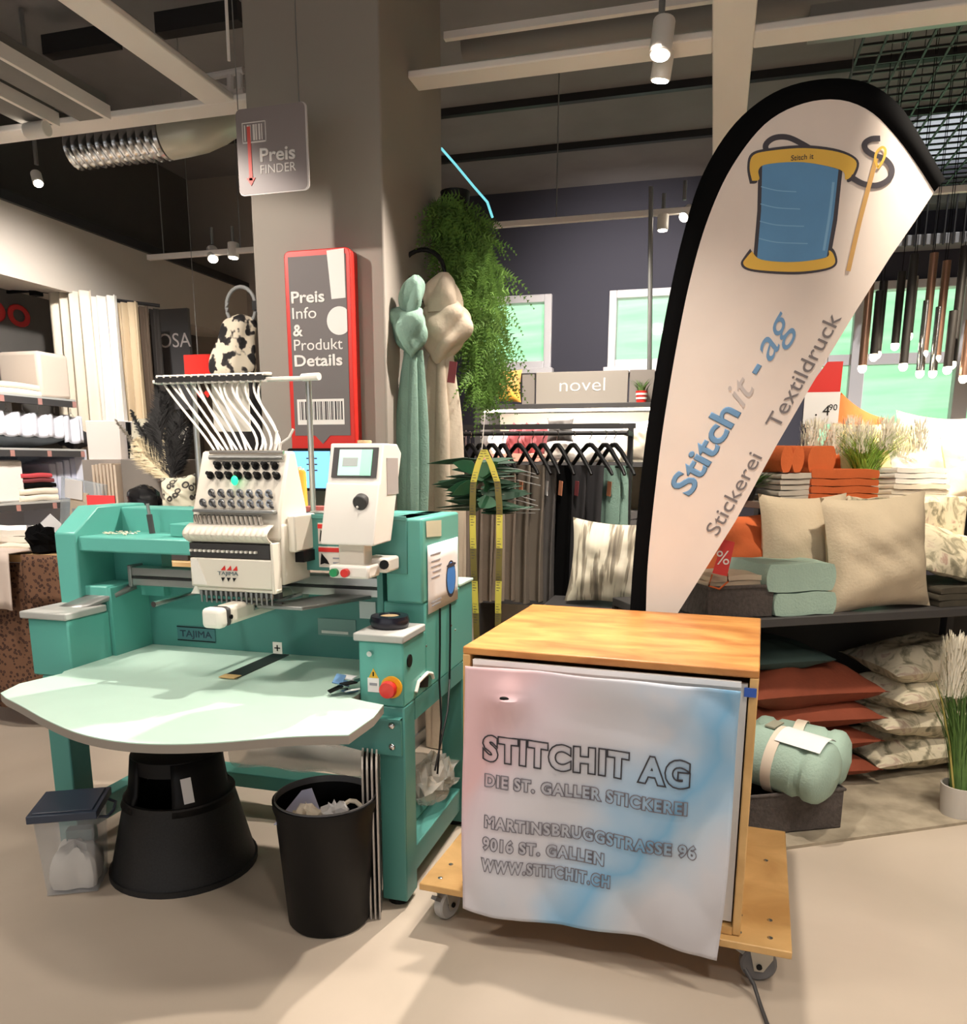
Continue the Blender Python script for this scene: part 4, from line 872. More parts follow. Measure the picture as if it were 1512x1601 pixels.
cushion('narrow view of a beige cushion tucked behind the big beige one', SL(.36, .27, ZB+.235), .44, .48, .17, BEIGE, (R(82), R(0), SA), 2)
cushion('puffy orange cushion behind the mint blankets', SL(.13, .42, ZB+.19), .50, .42, .24, ORANGE, (R(65), 0, SA), 3)
cushion('cream floral pillow sloping at the right end of the shelf board', SL(1.08, .20, ZB+.20), .52, .34, .13, 'floral_cloth', (R(38), R(14), SA), 4)
for k in range(3): folded('dark flat textile under the floral pillow, %s of three' % ('bottom', 'middle', 'top')[k], SL(1.12, .2, ZB+.028*k), .5, .34, .027, mat('olive_dark', (74, 68, 56), .85, var=.3), SA, 1, k, group='dark textiles under the floral pillow')
q = MB().grid(lambda u, v: SL(.60+.66*u, (.33-.006*math.sin(u*21)-.012*math.sin(u*9+2)) if v < .55 else .33+(v-.55)*.5, (1.03+.21*v/.55+.03*(abs(2*u-1)**5)) if v < .55 else 1.24)+Vector((0, 0, .004*math.sin(u*30))), 40, 16)
tag(q.build('floral_quilt', 'floral_cloth', solid=.02), 'pale floral quilt draped over the front of the upper board', 'quilt')
GS = mat('striped_grey', (184, 176, 164), .85, var=.1)
for k in range(5): folded('thin grey cloth under the standing orange cloths, %s of its stack' % ('bottom', 'second lowest', 'middle', 'second highest', 'top')[k], SL(.375, .45, ZU+.024*k), .19, .2, .023, GS, SA, 1, k, group='grey cloths under the orange ones')
for k in range(3): folded('folded orange cloth standing upright on the grey stack, %s' % ('left one', 'middle one', 'right one')[k], SL((.30, .365, .475)[k], .45, ZU+.121), (.06, .06, .14)[k], .2, .115, ORANGE, SA, 1, k, group='orange cloths standing upright')
for k in range(4): folded('folded orange cloth in the flat pile beside the grass pot, %s' % ('bottom one', 'second from below', 'third from below', 'top one')[k], SL(.60, .44, ZU+.032*k), .35, .2, .031+.01*(k == 3), ORANGE, SA, 1, k+9, group='orange cloths in the flat pile')
gpt = thing('potted_grass', 'small white pot of bright green grass with white plumes on the upper board', 'plant', SL(.83, .50, ZU))
pot(gpt, .035, .045, .10, WHITE); blades(420, .05, .27, .19, GRASS, gpt, 3, .007).location = (0, 0, .08)
def plume(par, c, r, h, m, n, sd, nm='plumes'):
    rr = random.Random(sd); b = MB()
    for k in range(n):
        a = rr.uniform(0, 6.28); q = r*math.sqrt(rr.random()); z = h*rr.random(); p = Vector((q*math.cos(a), q*math.sin(a), z)); d = Vector((math.cos(a)*.25, math.sin(a)*.25, 1))*h*.22
        s_ = Vector((-math.sin(a), math.cos(a), 0))*.003
        v = [b.bm.verts.new(x) for x in (p-s_, p+s_, p+d+s_*.2, p+d-s_*.2)]; b.bm.faces.new(v)
    o = b.build(nm, m, par, smooth=False); o.location = c; o['kind'] = 'stuff'; return o
for k in range(11): plume(gpt, (.045*(k-5)-.03, .08*math.sin(k*2.4), .205+.02*math.sin(k*1.9)), .04, .13, PLUME, 220, k)
for k in range(6): folded('white folded linen beside the grass pot, %s' % ('lowest', 'second', 'third', 'fourth', 'fifth', 'topmost')[k], SL(1.0+.01*(k % 2), .46, ZU+.024*k), .33-.01*k, .24, .023, SNOW if k > 2 else CREAM, SA, 1, k+20, group='white linen on the upper board')
cushion('small white cloth folded to a peak on top of the linen', SL(1.02, .46, ZU+.165), .2, .12, .05, SNOW, (R(60), R(8), SA), 7, name='napkin', cat='napkin')
cushion('cream cushion behind the white linen, near the pendant lamps', SL(1.05, .66, ZU+.19), .5, .36, .16, mat('yellow_cream', (246, 226, 170), .85), (R(76), R(-3), SA), 8)
cushion('white cushion behind the cream one at the right edge', SL(1.40, .70, ZU+.21), .46, .4, .16, SNOW, (R(78), R(4), SA), 9)
cushion('white cushion at the right end of the upper board', SL(1.42, .48, ZU+.14), .34, .3, .12, CREAM, (R(74), 0, SA), 10)
cushion('orange cushion peeking above the cream cushions in front of the window', SL(1.02, .86, ZU+.26), .3, .42, .1, mat('orange_bright', (232, 122, 66), .85), (R(84), R(24), SA), 11)
hb = MB().bx(.5, 1.75, .81, 1.2, 1.2, 1.235).bx(.5, .54, .82, .86, 0, 1.2).bx(1.7, 1.74, 1.14, 1.18, 0, 1.2).bx(.5, .54, 1.14, 1.18, 0, 1.2).bx(1.7, 1.74, .82, .86, 0, 1.2).build('side_table', DARKG); hb.location = S0; hb.rotation_euler = (0, 0, SA); tag(hb, 'dark side table behind the upper board with the orange cushion', 'table')
dp = thing('leafy_plant', 'dark green leafy plant between the flag and the grey cloth stack', 'plant', SL(.20, .50, ZU))
pot(dp, .045, .055, .06, DARKG)
rr = random.Random(5); lf = MB()
for k in range(46):
    a = rr.uniform(0, 6.28); e = rr.uniform(.1, 1.2); L_ = rr.uniform(.09, .17); d = Vector((math.cos(a)*math.cos(e), math.sin(a)*math.cos(e), math.sin(e))); s_ = d.cross(Vector((0, 0, 1))).normalized()*.02; p = Vector((0, 0, .05))
    v = [lf.bm.verts.new(x) for x in (p, p+d*L_*.55+s_, p+d*L_, p+d*L_*.55-s_)]; lf.bm.faces.new(v)
o = lf.build('leaves', GRASSD, dp, smooth=False); o['kind'] = 'stuff'
# under the shelf
w2 = thing('wicker_basket', 'dark wicker basket on the mat with rolled mint blankets', 'basket', SL(.035, -.10, .012), SA-R(4))
basket(w2, .42, .28, .16)
def roll(label, loc, L_, r, rz, tilt_, sd):
    def fn(u, v):
        a = 2*math.pi*u; x = -L_/2+L_*v; e = min(v, 1-v); rr_ = r*(min(1, e*9)**.35)*(1-.10*abs(math.sin(v*math.pi*3.5))**.25*0-.09*(abs(math.sin(v*math.pi*4)) < .28))
        return Vector((x, rr_*math.cos(a)*1.05, rr_*math.sin(a)*.95))
    t = thing('rolled_blanket', label, 'blanket', loc, group='rolled mint blankets in the basket', rot=(0, tilt_, rz))
    MB().grid(fn, 28, 30, cu=True).build('roll', MINTC, t)
    MB().lathe([(r*1.03, -.02), (r*1.05, -.02), (r*1.05, .02), (r*1.03, .02)], axis='x', n=26).build('paper_band', mat('band_cream', (222, 208, 190), .7), t); return t
r1_ = roll('front rolled mint blanket with a large white label, in the dark basket', SL(.02, -.14, .27), .44, .125, SA-R(58), R(4), 1)
MB().grid(lambda u, v: Vector((.0+.17*u, -.085+.17*v, .125*math.sqrt(max(0, 1-((-.085+.17*v)/.135)**2))+.008)), 6, 10).build('label_card', PAPER, r1_)
MB().bx(-.07, -.03, -.02, .07, .122, .128).build('label_print', mat('print_olive', (150, 148, 130), .7), r1_)
roll('rear rolled mint blanket, its open end to the right', SL(.17, -.05, .26), .40, .12, SA-R(48), R(2), 2)
for k in range(4): cushion('rust cushion in the pile under the shelf, %s' % ('bottom one', 'second from below', 'third from below', 'top one')[k], SL(.36, .30, .085+.118*k), .70, .46, .15+.06*(k == 3), RUST, (0, R(rnd.uniform(-2, 2)), SA+R(rnd.uniform(-4, 4))), 20+k, group='rust cushions under the shelf')
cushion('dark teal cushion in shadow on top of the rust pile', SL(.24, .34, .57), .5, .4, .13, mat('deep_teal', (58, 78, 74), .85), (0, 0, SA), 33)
for k in range(4): cushion('floral pillow in the pile under the shelf, %s' % ('bottom one', 'second from below', 'third from below', 'top one')[k], SL(1.02+.02*k, .28, .10+.135*k), .62, .42, .17+.03*(k > 1), 'floral_cloth', (R(rnd.uniform(-3, 3)), R(rnd.uniform(-3, 3)), SA+R(rnd.uniform(-6, 6))), 40+k, group='floral pillows under the shelf')
cr = thing('low_crate', 'low grey crate at the back under the floral pillows', 'crate', SL(1.35, .22, .012), SA); basket(cr, .3, .24, .09)
pg = thing('potted_grass', 'white pot of tall green grass with a creamy plume on the mat at the right edge', 'plant', (1.03, 3.42, .012))
pot(pg, .062, .072, .125, CONCP); blades(190, .04, .55, .09, GRASSD, pg, 8, .012).location = (0, 0, .10); bpy.data.objects['blades.001'].rotation_euler = (R(4), R(-7), 0)
plume(pg, (-.085, -.05, .50), .05, .21, PLUME, 1100, 4)
st_ = MB().tube([(-.03, -.03, .1), (-.07, -.04, .3), (-.12, -.06, .48), (-.15, -.07, .55)], [.004, .004, .003, .001], 6).build('dry_stem', mat('dry_stem', (170, 156, 84), .7), pg)
pg2 = thing('potted_grass', 'small pale pot half hidden behind the tall grass pot', 'plant', SL(1.13, -.02, .012)); pot(pg2, .05, .06, .11, CONCP); blades(40, .03, .2, .04, GRASSD, pg2, 9, .008).location = (0, 0, .09)
# pendant lamps
pend = [((1362, 440), (1348, 578), COPPER), ((1372, 455), (1366, 560), BLKM), ((1379, 440), (1371, 556), BLKM), ((1410, 425), (1399, 543), BLKM), ((1424, 398), (1412, 575), BLKM), ((1432, 432), (1420, 528), CHROME), ((1456, 396), (1444, 555), COPPER), ((1476, 408), (1464, 562), COPPER), ((1489, 486), (1481, 580), BLKM), ((1505, 385), (1488, 572), BLKM), ((1446, 470), (1438, 586), CHROME), ((1467, 480), (1458, 586), CHROME), ((1514, 500), (1506, 594), COPPER)]
desc = ('leftmost copper tube pendant next to the flag', 'short black tube pendant, second from the flag', 'black tube pendant, third from the flag', 'black tube pendant left of the silver one, hanging high', 'long black tube pendant reaching low beside the silver one', 'silver tube pendant with the highest bulb', 'left copper tube pendant of the middle pair', 'right copper tube pendant of the middle pair', 'short black tube pendant with a low top, right of the copper pair', 'longest black tube pendant at the right', 'silver tube pendant hanging low behind the left copper one', 'silver tube pendant hanging low behind the right copper one', 'copper tube pendant cut by the right edge')
for k, (p, q, m) in enumerate(pend):
    Yk = 4.75+.12*((k*5) % 4); a = at(*p, Yk); b = at(*q, Yk); t = thing('pendant_lamp', desc[k], 'pendant lamp', (b.x, Yk, b.z), group='tube pendant lamps')
    L_ = a.z-b.z; MB().cyl((0, 0, .02), (0, 0, L_), .021, n=14).build('tube', m, t); MB().ball((0, 0, .008), (.022, .022, .026), 12, 8).build('bulb', LAMP, t)
    MB().cyl((0, 0, L_), (0, 0, 3.9-b.z), .002, n=5).build('cord', BLACK, t)
# price sign
ps = at(1290, 613, 4.3); t = thing('price_sign', 'hanging price card with a red top, half hidden behind the flag', 'price sign', (ps.x, 4.3, ps.z))
MB().bx(-.09, .07, 0, .004, -.15, .0).build('card', PAPER, t); MB().prism([(-.09, 0), (.068, .0), (.07, .14), (.0, .14)], .004, 'xz', 0).build('red_top', RED, t)
text(t, '. 4', .07, BLACK, (-.04, -.002, -.11)); text(t, '90', .04, BLACK, (.022, -.002, -.085)); MB().cyl((0, 0, .14), (0, 0, 3.9-ps.z), .002, n=5).build('wire', GREYM, t)
# ------------------------------------------------------------------ back shelf with the novel sign
YN = 5.1
nA, nB = at(742, 633, YN), at(1040, 622, YN); zb = nA.z
nv = thing('back_shelf', 'dark shelf unit with a grey name panel under the back windows', 'shelf', (nA.x, YN, 0)); NW = nB.x-nA.x
MB().bx(0, NW, 0, .5, zb-.03, zb).build('top_board', DARKG, nv, bevel=.003)
for z in (1.40, .95, .5): MB().bx(0, NW, 0, .5, z-.03, z).build('shelf_board', DARKG, nv)
MB().bx(.05, NW-.05, .04, .06, zb-.045, zb-.03).build('shelf_fill_strip', LAMP, nv)  # added glowing strip, brightens the cushions under the top board
area('shelf_fill_light', (nA.x+NW/2, YN+.08, zb-.05), (nA.x+NW/2, YN+.3, 1.3), 7, NW*.9, .03, (1, .94, .88))  # added fill that goes with the strip, aimed at the cushions
MB().bx(0, NW, .5, .52, 0, zb).build('back_panel', CREAM, nv)
for x in (0, NW-.04): MB().bx(x, x+.04, 0, .5, 0, zb-.03).build('upright', DARKG, nv)
x0, x1 = at(833, 600, YN).x-nA.x, at(979, 600, YN).x-nA.x; h = at(900, 578, YN).z-zb
pn = MB().bx(x0, x1, .1, .12, zb, zb+h).build('name_panel', mat('panel_taupe', (150, 143, 134), .6), nv, bevel=.002)
text(pn, 'novel', .115, LWHITE, (at(868, 610, YN).x-nA.x, .098, at(868, 610, YN).z), width=at(940, 606, YN).x-at(868, 606, YN).x, bold=-.0012)
MB().bx(x0-.09, x0-.01, .1, .12, zb, zb+h-.01).build('side_panel', mat('panel_taupe_dark', (128, 121, 114), .6), nv); MB().bx(x1+.01, x1+.16, .1, .12, zb, zb+h).build('side_panel', mat('panel_taupe'if 0 else 'panel_taupe_dark', (128, 121, 114)), nv)
def bk(px, d=.2): p = at(px[0], px[1], YN+d); return p
cushion('yellow and orange cushion left of the name panel on the back shelf', bk((790, 604), .12)+Vector((0, 0, .0)), .22, .21, .08, mat('yellow_cushion', (242, 178, 64), .8, rgb2=(240, 170, 110), scale=5), (R(84), 0, 0), 51)
for k, (px, lab) in enumerate((((772, 626), 'small dark plant left of the yellow cushion on the back shelf'), ((1003, 622), 'little plant in a red striped pot right of the name panel'))):
    p = at(px[0], px[1], YN+.06); t = thing('small_plant', lab, 'plant', (p.x, YN+.06, zb)); pot(t, .03, .036, .07, RED if k else DARKG); blades(50, .025, .1, .07, GRASSD, t, k, .01).location = (0, 0, .05)
    if k:
        for z in (.02, .045): MB().lathe([(.0335+z*.06, z), (.0335+z*.06, z+.012)], n=20).build('stripe', WHITE, t)
z2 = 1.40
def bc(label, px, w, h, t_, m, sd, rot=None, dz=0, d=.22): p = at(*px, YN+d); return cushion(label, (p.x, YN+d, z2+h/2+dz), w, h, t_, m, rot or (R(80), 0, 0), sd)
bc('white cushion at the left on the back shelf, behind the fern', (778, 660), .24, .2, .1, SNOW, 61)
for k in range(3): bc('maroon cushion standing on the back shelf, %s of three' % ('left', 'middle', 'right')[k], ((806, 826, 843)[k], 655), .1, .25, .12, MAROON, 62+k, (R(86), R(8), R(-40)), d=.16)
bc('white cushion right of the maroon ones on the back shelf', (880, 655), .34, .23, .12, SNOW, 66); bc('second white cushion on the back shelf, left of the third', (945, 655), .30, .22, .12, SNOW, 67); bc('white cushion at the right end of the back shelf', (993, 670), .2, .26, .14, CREAM, 68, d=.12)
cushion('round grey cushion low on the back shelf', at(876, 670, YN+.06)-Vector((0, 0, .01)), .17, .15, .1, GREYC, (R(84), 0, 0), 69)
p = at(805, 680, YN+.1); folded('pink folded throw at the left on the back shelf', (p.x, YN+.12, 1.401), .38, .25, .05, mat('pink_throw', (224, 160, 140), .85), 0, 2, 3)
p = at(850, 700, YN+.1); folded('tan folded throw on the second board of the back shelf', (p.x, YN+.22, .95), .5, .3, .12, TANC, 0, 3, 4); p = at(955, 700, YN); folded('grey folded throw on the second board of the back shelf', (p.x, YN+.22, .95), .35, .3, .14, GREYC, 0, 3, 5)
# ------------------------------------------------------------------ garment rack with hangers
YR = 4.3; zr = at(860, 688, YR).z+.035
ra, rb = at(700, 690, YR).x, at(980, 690, YR).x
rk = thing('garment_rack', 'black garment rack full of trousers behind the cabinet', 'rack', (ra, YR, 0)); RW = rb-ra
MB().cyl((0, 0, zr), (RW, 0, zr), .012, n=12).build('hanging_rail', BLKM, rk)
zt_ = at(860, 667, YR+.25).z; MB().bx(0, RW+.02, .235, .265, zt_-.014, zt_+.014).build('upper_rail', BLKM, rk)
for x in (0, RW-.02): 
    MB().bx(x, x+.03, .235, .265, 0, zt_-.014).build('post', BLKM, rk); MB().bx(x, x+.03, -.25, .5, 0, .03).build('foot', BLKM, rk); MB().bx(x+.002, x+.028, 0, .236, zr-.012, zr+.012).build('arm', BLKM, rk)
hx = [718, 735, 752, 769, 786, 810, 832, 849, 871, 896, 922, 946, 960]
cols = [('taupe', TAUPE), ('taupe', TAUPE), ('taupe', TAUPE), ('beige', mat('sand_cloth', (164, 148, 130), .85, var=.06, bump=.2)), ('taupe', TAUPE), ('grey beige', mat('mushroom_cloth', (122, 112, 100), .85, var=.08)), ('grey beige', MATS['mushroom_cloth']), ('grey', GREYC), ('black', BLKC), ('charcoal', CHAR), ('charcoal', CHAR), ('sage green', SAGE), ('sage green', SAGE)]
rel = ['hanging first from the left end of the rack', 'second from the left end of the rack', 'third from the left end of the rack', 'fourth from the left end of the rack', 'fifth from the left end of the rack', 'sixth from the left end of the rack', 'seventh from the left end of the rack', 'last before the black pair', 'the darkest ones in the row', 'just right of the black pair', 'just left of the sage green ones', 'left of two sage pairs at the right end', 'right of two sage pairs at the right end']
def hanger_mesh():
    b = MB(); pts = [(-.21, 0, -.150), (-.19, 0, -.128), (-.07, 0, -.030), (-.02, 0, 0), (.02, 0, 0), (.07, 0, -.030), (.19, 0, -.128), (.21, 0, -.150)]
    return b.tube(pts, [.008, .010, .012, .013, .013, .012, .010, .008], 8)
ha = -R(50)
h0 = None; hk = None
for k, x in enumerate(hx):
    p = at(x, 692, YR); z = zr-.062; hl = 'black hanger with %s trousers %s' % (cols[k][0], rel[k])
    if h0 is None:
        h0 = thing('clothes_hanger', hl, 'hanger', (p.x, YR, z), ha, 'black hangers on the rack'); hanger_mesh().build('shoulder_bar', BLACK, h0)
        MB().tube([(0, 0, 0), (0, 0, .035)]+[(.0+.018*math.sin(t)+.0, 0, .055-.018*math.cos(t)+.0) for t in [.3+.45*i for i in range(9)]], .0028, 6).build('hook', CHROME, h0)
        MB().cyl((-.17, 0, -.112), (.17, 0, -.112), .004, n=6).build('cross_bar', BLACK, h0)
    else: dup(h0, (p.x, YR, z), (0, 0, ha+R(rnd.uniform(-5, 5))), hl)
    w = .30; hgt = z-.112-(.62+.03*rnd.random()); ph = rnd.uniform(0, 6)
    g = thing('trousers', '%s trousers %s' % (cols[k][0], rel[k]), 'trousers', (p.x, YR, z-.112), ha, 'trousers hanging on the rack')
    MB().grid(lambda u, v: (lambda a, v: Vector((w/2*(1-.10*v)*math.cos(a)+.008*math.sin(v*5+ph), (.020+.012*v)*math.sin(a)+.011*math.sin(math.cos(a)*9+ph)*(.4+v), .008-hgt*v)))(2*math.pi*u, v), 36, 14, cu=True).build('cloth', cols[k][1], g)
    if k in (5, 7, 8, 9, 11, 12): MB().box((.10, -.03, -.11), (.035, .004, .075), (0, R(6), 0)).build('price_tag', [MAROON, PAPER, mat('tag_tan', (196, 130, 96), .7)][k % 3], g)
sp_ = at(955, 880, 3.75); cushion('cream cushion with grey stripes standing behind the cabinet, left of the flag', (sp_.x, 3.75, sp_.z), .40, .40, .16, 'striped_cloth', (R(80), R(3), 0), 71)
bnch = MB().bx(sp_.x-.3, sp_.x+.25, 3.6, 3.95, sp_.z-.25, sp_.z-.20).bx(sp_.x-.28, sp_.x-.24, 3.62, 3.66, 0, sp_.z-.25).bx(sp_.x+.2, sp_.x+.24, 3.62, 3.66, 0, sp_.z-.25).bx(sp_.x-.28, sp_.x-.24, 3.88, 3.92, 0, sp_.z-.25).bx(sp_.x+.2, sp_.x+.24, 3.88, 3.92, 0, sp_.z-.25)
tag(bnch.build('low_bench', DARKG), 'dark bench carrying the striped cushion behind the cabinet', 'bench')
# ------------------------------------------------------------------ column: ring with scarves, fern, leaf bundle and tape
YS = 3.56; rc = at(660, 430, YS)
rg = thing('scarf_ring', 'black ring hook on the right side of the column holding two scarves', 'hook', (rc.x, YS, rc.z))
MB().tube([(.105*math.cos(t), 0, .105*math.sin(t)) for t in [k*.2618 for k in range(24)]], .010, 8, closed=True).build('ring', BLACK, rg)
MB().bx(-1.345-rc.x, -.10, -.015, .015, -.05, .0).build('bracket', BLACK, rg)
def drape(label, Yd, parts, m, sd, gsz):
    # each part: photo x, y and half width in pixels going down the scarf; first part is the loop, then the knot, then the tail
    root = thing('scarf', label, 'scarf', (0, Yd, 0), group='scarves on the column ring')
    for nm, pts, deep, fold, tw in parts:
        ks = []
        for x, y, hw in pts: p = at(x, y, Yd); ks.append((p.x, p.z, hw*Yd/1250*1.02))
        L = spline(ks, 6); n = len(L)-1; b = MB()
        def fn(u, v):
            i = int(round(v*n)); cx, cz, w = L[i]; a = 2*math.pi*u; f = 1+fold*(abs(math.sin((1.5 if nm != 'tail' else 2.5)*a+sd+v*tw))**.7-.55)+fold*.35*math.sin(4*a-v*tw*1.7+1)
            return Vector((cx+w*f*math.cos(a), w*deep*f*math.sin(a)+(.0 if nm == 'tail' else -.02), cz+(.012*math.sin(a*2+sd) if nm == 'knot' else 0)))
        b.grid(fn, 64, n, cu=True); bmesh.ops.holes_fill(b.bm, edges=b.bm.edges, sides=0); b.build(nm, m, root)
    return root
drape('sage green scarf knotted on the black ring, left one', 3.39, [('loop', [(652, 432, 4), (650, 445, 14), (646, 470, 17), (643, 492, 12)], .8, .35, 2), ('knot', [(640, 484, 6), (638, 490, 24), (639, 505, 29), (642, 525, 27), (645, 545, 19), (646, 556, 7)], .8, .22, 5), ('tail', [(645, 548, 12), (644, 590, 16), (643, 680, 22), (643, 760, 24), (642, 840, 25), (642, 980, 26)], .5, .5, 1.2)], SAGE, 1, 0)
drape('beige scarf knotted on the black ring, right one', 3.58, [('loop', [(696, 428, 6), (694, 445, 20), (694, 468, 28), (696, 492, 27)], .8, .3, 2), ('knot', [(697, 470, 10), (699, 488, 32), (701, 512, 37), (699, 535, 32), (692, 556, 18), (689, 566, 8)], .75, .26, 6), ('tail', [(690, 556, 15), (690, 590, 19), (692, 660, 27), (694, 760, 31), (695, 900, 30), (692, 1050, 24), (688, 1168, 20)], .45, .5, 1.0)], LINEN, 2, 0)
tgp = at(707, 582, 3.49); tag(MB().box(tgp, (.035, .006, .09), (0, R(8), 0)).build('swing_tag', MAROON), 'dark red swing tag hanging on the beige scarf', 'tag')
fn_ = thing('hanging_fern', 'bushy green hanging fern trailing down the right side of the column', 'plant', at(712, 330, 3.85))
f0 = fn_.location.copy(); rr = random.Random(12); fb_ = MB()
for k in range(1150):
    t = rr.random()**1.25; Yk = 3.75+rr.uniform(-.1, .22)
    cx = 700+18*math.sin(t*3)+55*t; cy = 312+300*t; hw = 62*(1-t)**.4*(1 if t > .08 else .5)
    p = at(cx+rr.uniform(-hw, hw)*.8, cy+rr.uniform(-12, 12), Yk)-f0; L_ = rr.uniform(.10, .22); d = Vector((rr.uniform(-.5, .75), rr.uniform(-.6, .3), rr.uniform(-.9, .25))).normalized(); pv = p
    for j in range(9):
        d = (d+Vector((0, 0, -.16))).normalized(); q = pv+d*L_/9; s_ = d.cross(Vector((.2, 1, .1))).normalized()
        l = .024*(1-j/10)
        for sg in (-1, 1):
            e = q+s_*sg*l+d*l*.7; wv = d*.0042
            fb_.bm.faces.new([fb_.bm.verts.new(x) for x in (q-wv, e, q+wv)])
        fb_.bm.faces.new([fb_.bm.verts.new(x) for x in (pv-s_*.0012, pv+s_*.0012, q)])
        pv = q
fo = fb_.build('fronds', FERN, fn_, smooth=False); fo['kind'] = 'stuff'
MB().cyl((0, 0, -.06), (0, 0, .08), .05, .07, 16).bx(-1.345-f0.x, 0, -.01, .01, .0, .02).build('wall_holder', BLACK, fn_)
YT = 3.22; lc = at(752, 762, YT)
lbn = thing('leaf_bundle', 'bundle of long pointed dark green leaves hanging behind the yellow tape', 'leaf decoration', (lc.x, YT, lc.z))
rr = random.Random(9)
def leafpoly(L_, w): return [(0, -.004), (L_*.25, -w), (L_*.6, -w*.8), (L_, 0), (L_*.6, w*.8), (L_*.25, w), (0, .004)]
for k in range(44):
    ang = rr.choice([0, 180])+rr.uniform(-16, 16); L_ = rr.uniform(.13, .22); z = rr.uniform(-.105, .115)
    o = MB().prism(leafpoly(L_, rr.uniform(.012, .022)), .0015, 'xy', 0).build('leaf', LEAFD, lbn, smooth=False); o.location = (rr.uniform(-.02, .03), rr.uniform(-.02, .03), z); o.rotation_euler = (R(rr.uniform(25, 75)), R(rr.uniform(-8, 8)), R(ang))
for k in range(7):
    z = (.075, .06, .03, -.03, -.05, -.085, -.10)[k]; MB().tube([(.03, 0, z+.005), (.16, -.01, z), (.235+.01*(k % 3), -.02, z-.02*(k < 5))], .0022, 6).build('wire_prong', GREYM, lbn)
for k in range(12):
    o = MB().prism(leafpoly(.12, .03), .0015, 'xy', 0).build('leaf', mat('mid_leaf', (38, 92, 60), .6, var=.2), lbn, smooth=False); o.location = (rr.uniform(-.03, .03), -.02, rr.uniform(-.09, .08)); o.rotation_euler = (R(rr.uniform(60, 90)), R(rr.uniform(-30, 30)), R(rr.uniform(0, 360)))
MB().tube([(-.0, .0, .11), (.008, 0, .2), (.016, 0, .30)], .002, 6).build('cord', WHITE, lbn)
tp_ = thing('measuring_tape', 'yellow tailor tape draped over the leaf bundle, both ends hanging', 'tape', (lc.x, YT-.07, lc.z))
def ribbon(pix):
    P = [at(x, y, YT-.07)-tp_.location for x, y in pix]; tot = [0]
    for a, b in zip(P, P[1:]): tot.append(tot[-1]+(b-a).length)
    def pos(s_):
        for i in range(len(P)-1):
            if tot[i+1] >= s_: return P[i].lerp(P[i+1], (s_-tot[i])/(tot[i+1]-tot[i]))
        return P[-1]
    seg = .135; n = int(tot[-1]/seg)+1
    for k in range(n):
        s0, s1 = k*seg, min((k+1)*seg, tot[-1])
        if s1-s0 < .01: continue
        b = MB(); b.grid(lambda u, v: (lambda c: c+Vector(((v-.5)*.026, -.003*math.sin(u*3), 0)))(pos(s0+(s1-s0)*u)), 6, 1)
        o = b.build('tape_band', YTAPE if k % 2 == 0 else BTAPE, tp_, smooth=False, solid=.001)
        mk = MB()
        for q in range(12): c = pos(s0+(s1-s0)*(q+.5)/12); mk.bx(c.x-.009, c.x+(.002 if q % 2 else .007), c.y-.0030, c.y-.0026, c.z-.0012, c.z+.0012)
        mk.build('tape_marks', BARC, o, smooth=False)
ribbon([(757, 703), (748, 725), (740, 755), (739, 800), (740, 860), (743, 930), (746, 1010)]); ribbon([(757, 703), (768, 725), (778, 755), (781, 790), (781, 850), (779, 950), (779, 1000)])
# ------------------------------------------------------------------ signs on and before the column
YF = 2.95; a, b, c, d = [at(x, y, YF) for x, y in ((368, 172), (479, 161), (482, 297), (374, 306))]
fs = thing('hanging_sign', 'grey hanging sign reading Preis Finder with a red arrow', 'sign', (a.x, YF, c.z)); FW, FH = b.x-a.x, a.z-c.z
def rrect(w, h, r, n=5):
    P = []
    for cx, cy, t0 in ((w-r, h-r, 0), (r, h-r, 90), (r, r, 180), (w-r, r, 270)):
        for k in range(n+1): t = R(t0+90*k/n); P.append((cx+r*math.cos(t), cy+r*math.sin(t)))
    return P
MB().prism(rrect(FW, FH, .02), .006, 'xz', 0).build('panel', mat('acrylic_edge', (206, 198, 196), .4), fs); MB().prism([(x*.975+.0, y*.985+.004) for x, y in rrect(FW, FH, .02)], .001, 'xz', -.001).build('face', mat('sign_face', (146, 134, 134), .45), fs)
fr2 = MB().bx(.025, .125, -.0025, -.001, FH*.60, FH*.61+.002).bx(.025, .125, -.0025, -.001, FH*.83, FH*.84).bx(.025, .028, -.0025, -.001, FH*.6, FH*.84).bx(.122, .125, -.0025, -.001, FH*.6, FH*.84)
for k, w in enumerate((4, 7, 3, 8, 5, 6, 3)): fr2.bx(.034+.012*k, .034+.012*k+w*.0011, -.0025, -.001, FH*.63, FH*.81)
fr2.build('barcode_print', LWHITE, fs, smooth=False)
PINK = mat('arrow_red', (236, 96, 88), .5)
MB().bx(.046, .060, -.0035, -.002, FH*.17, FH*.79).prism([(.034, FH*.20), (.053, FH*.11), (.072, FH*.20)], .0015, 'xz', -.0035).build('red_arrow', PINK, fs, smooth=False)
text(fs, 'Preis', .066, LWHITE, (.092, -.002, FH*.375), bold=.002, width=.148); text(fs, 'FINDER', .044, LWHITE, (.092, -.002, FH*.235), width=.148)
for x in (.01, FW-.03): MB().cyl((x, .002, FH), (x-.006, .002, 3.9-c.z), .0022, n=5).build('wire', GREYM, fs)
YI = 3.19; a, b, c, d = [at(x, y, YI) for x, y in ((443, 393), (547, 384), (562, 684), (456, 698))]
bs = thing('info_sign', 'tall red framed sign on the column reading Preis Info und Produkt Details', 'sign', (a.x, YI, d.z)); IW, IH = b.x-a.x, a.z-d.z
MB().prism(rrect(IW, IH+.06, .025), .072, 'xz', 0).build('frame', RED, bs, bevel=.004); bs.location.z -= .06; o_ = .06
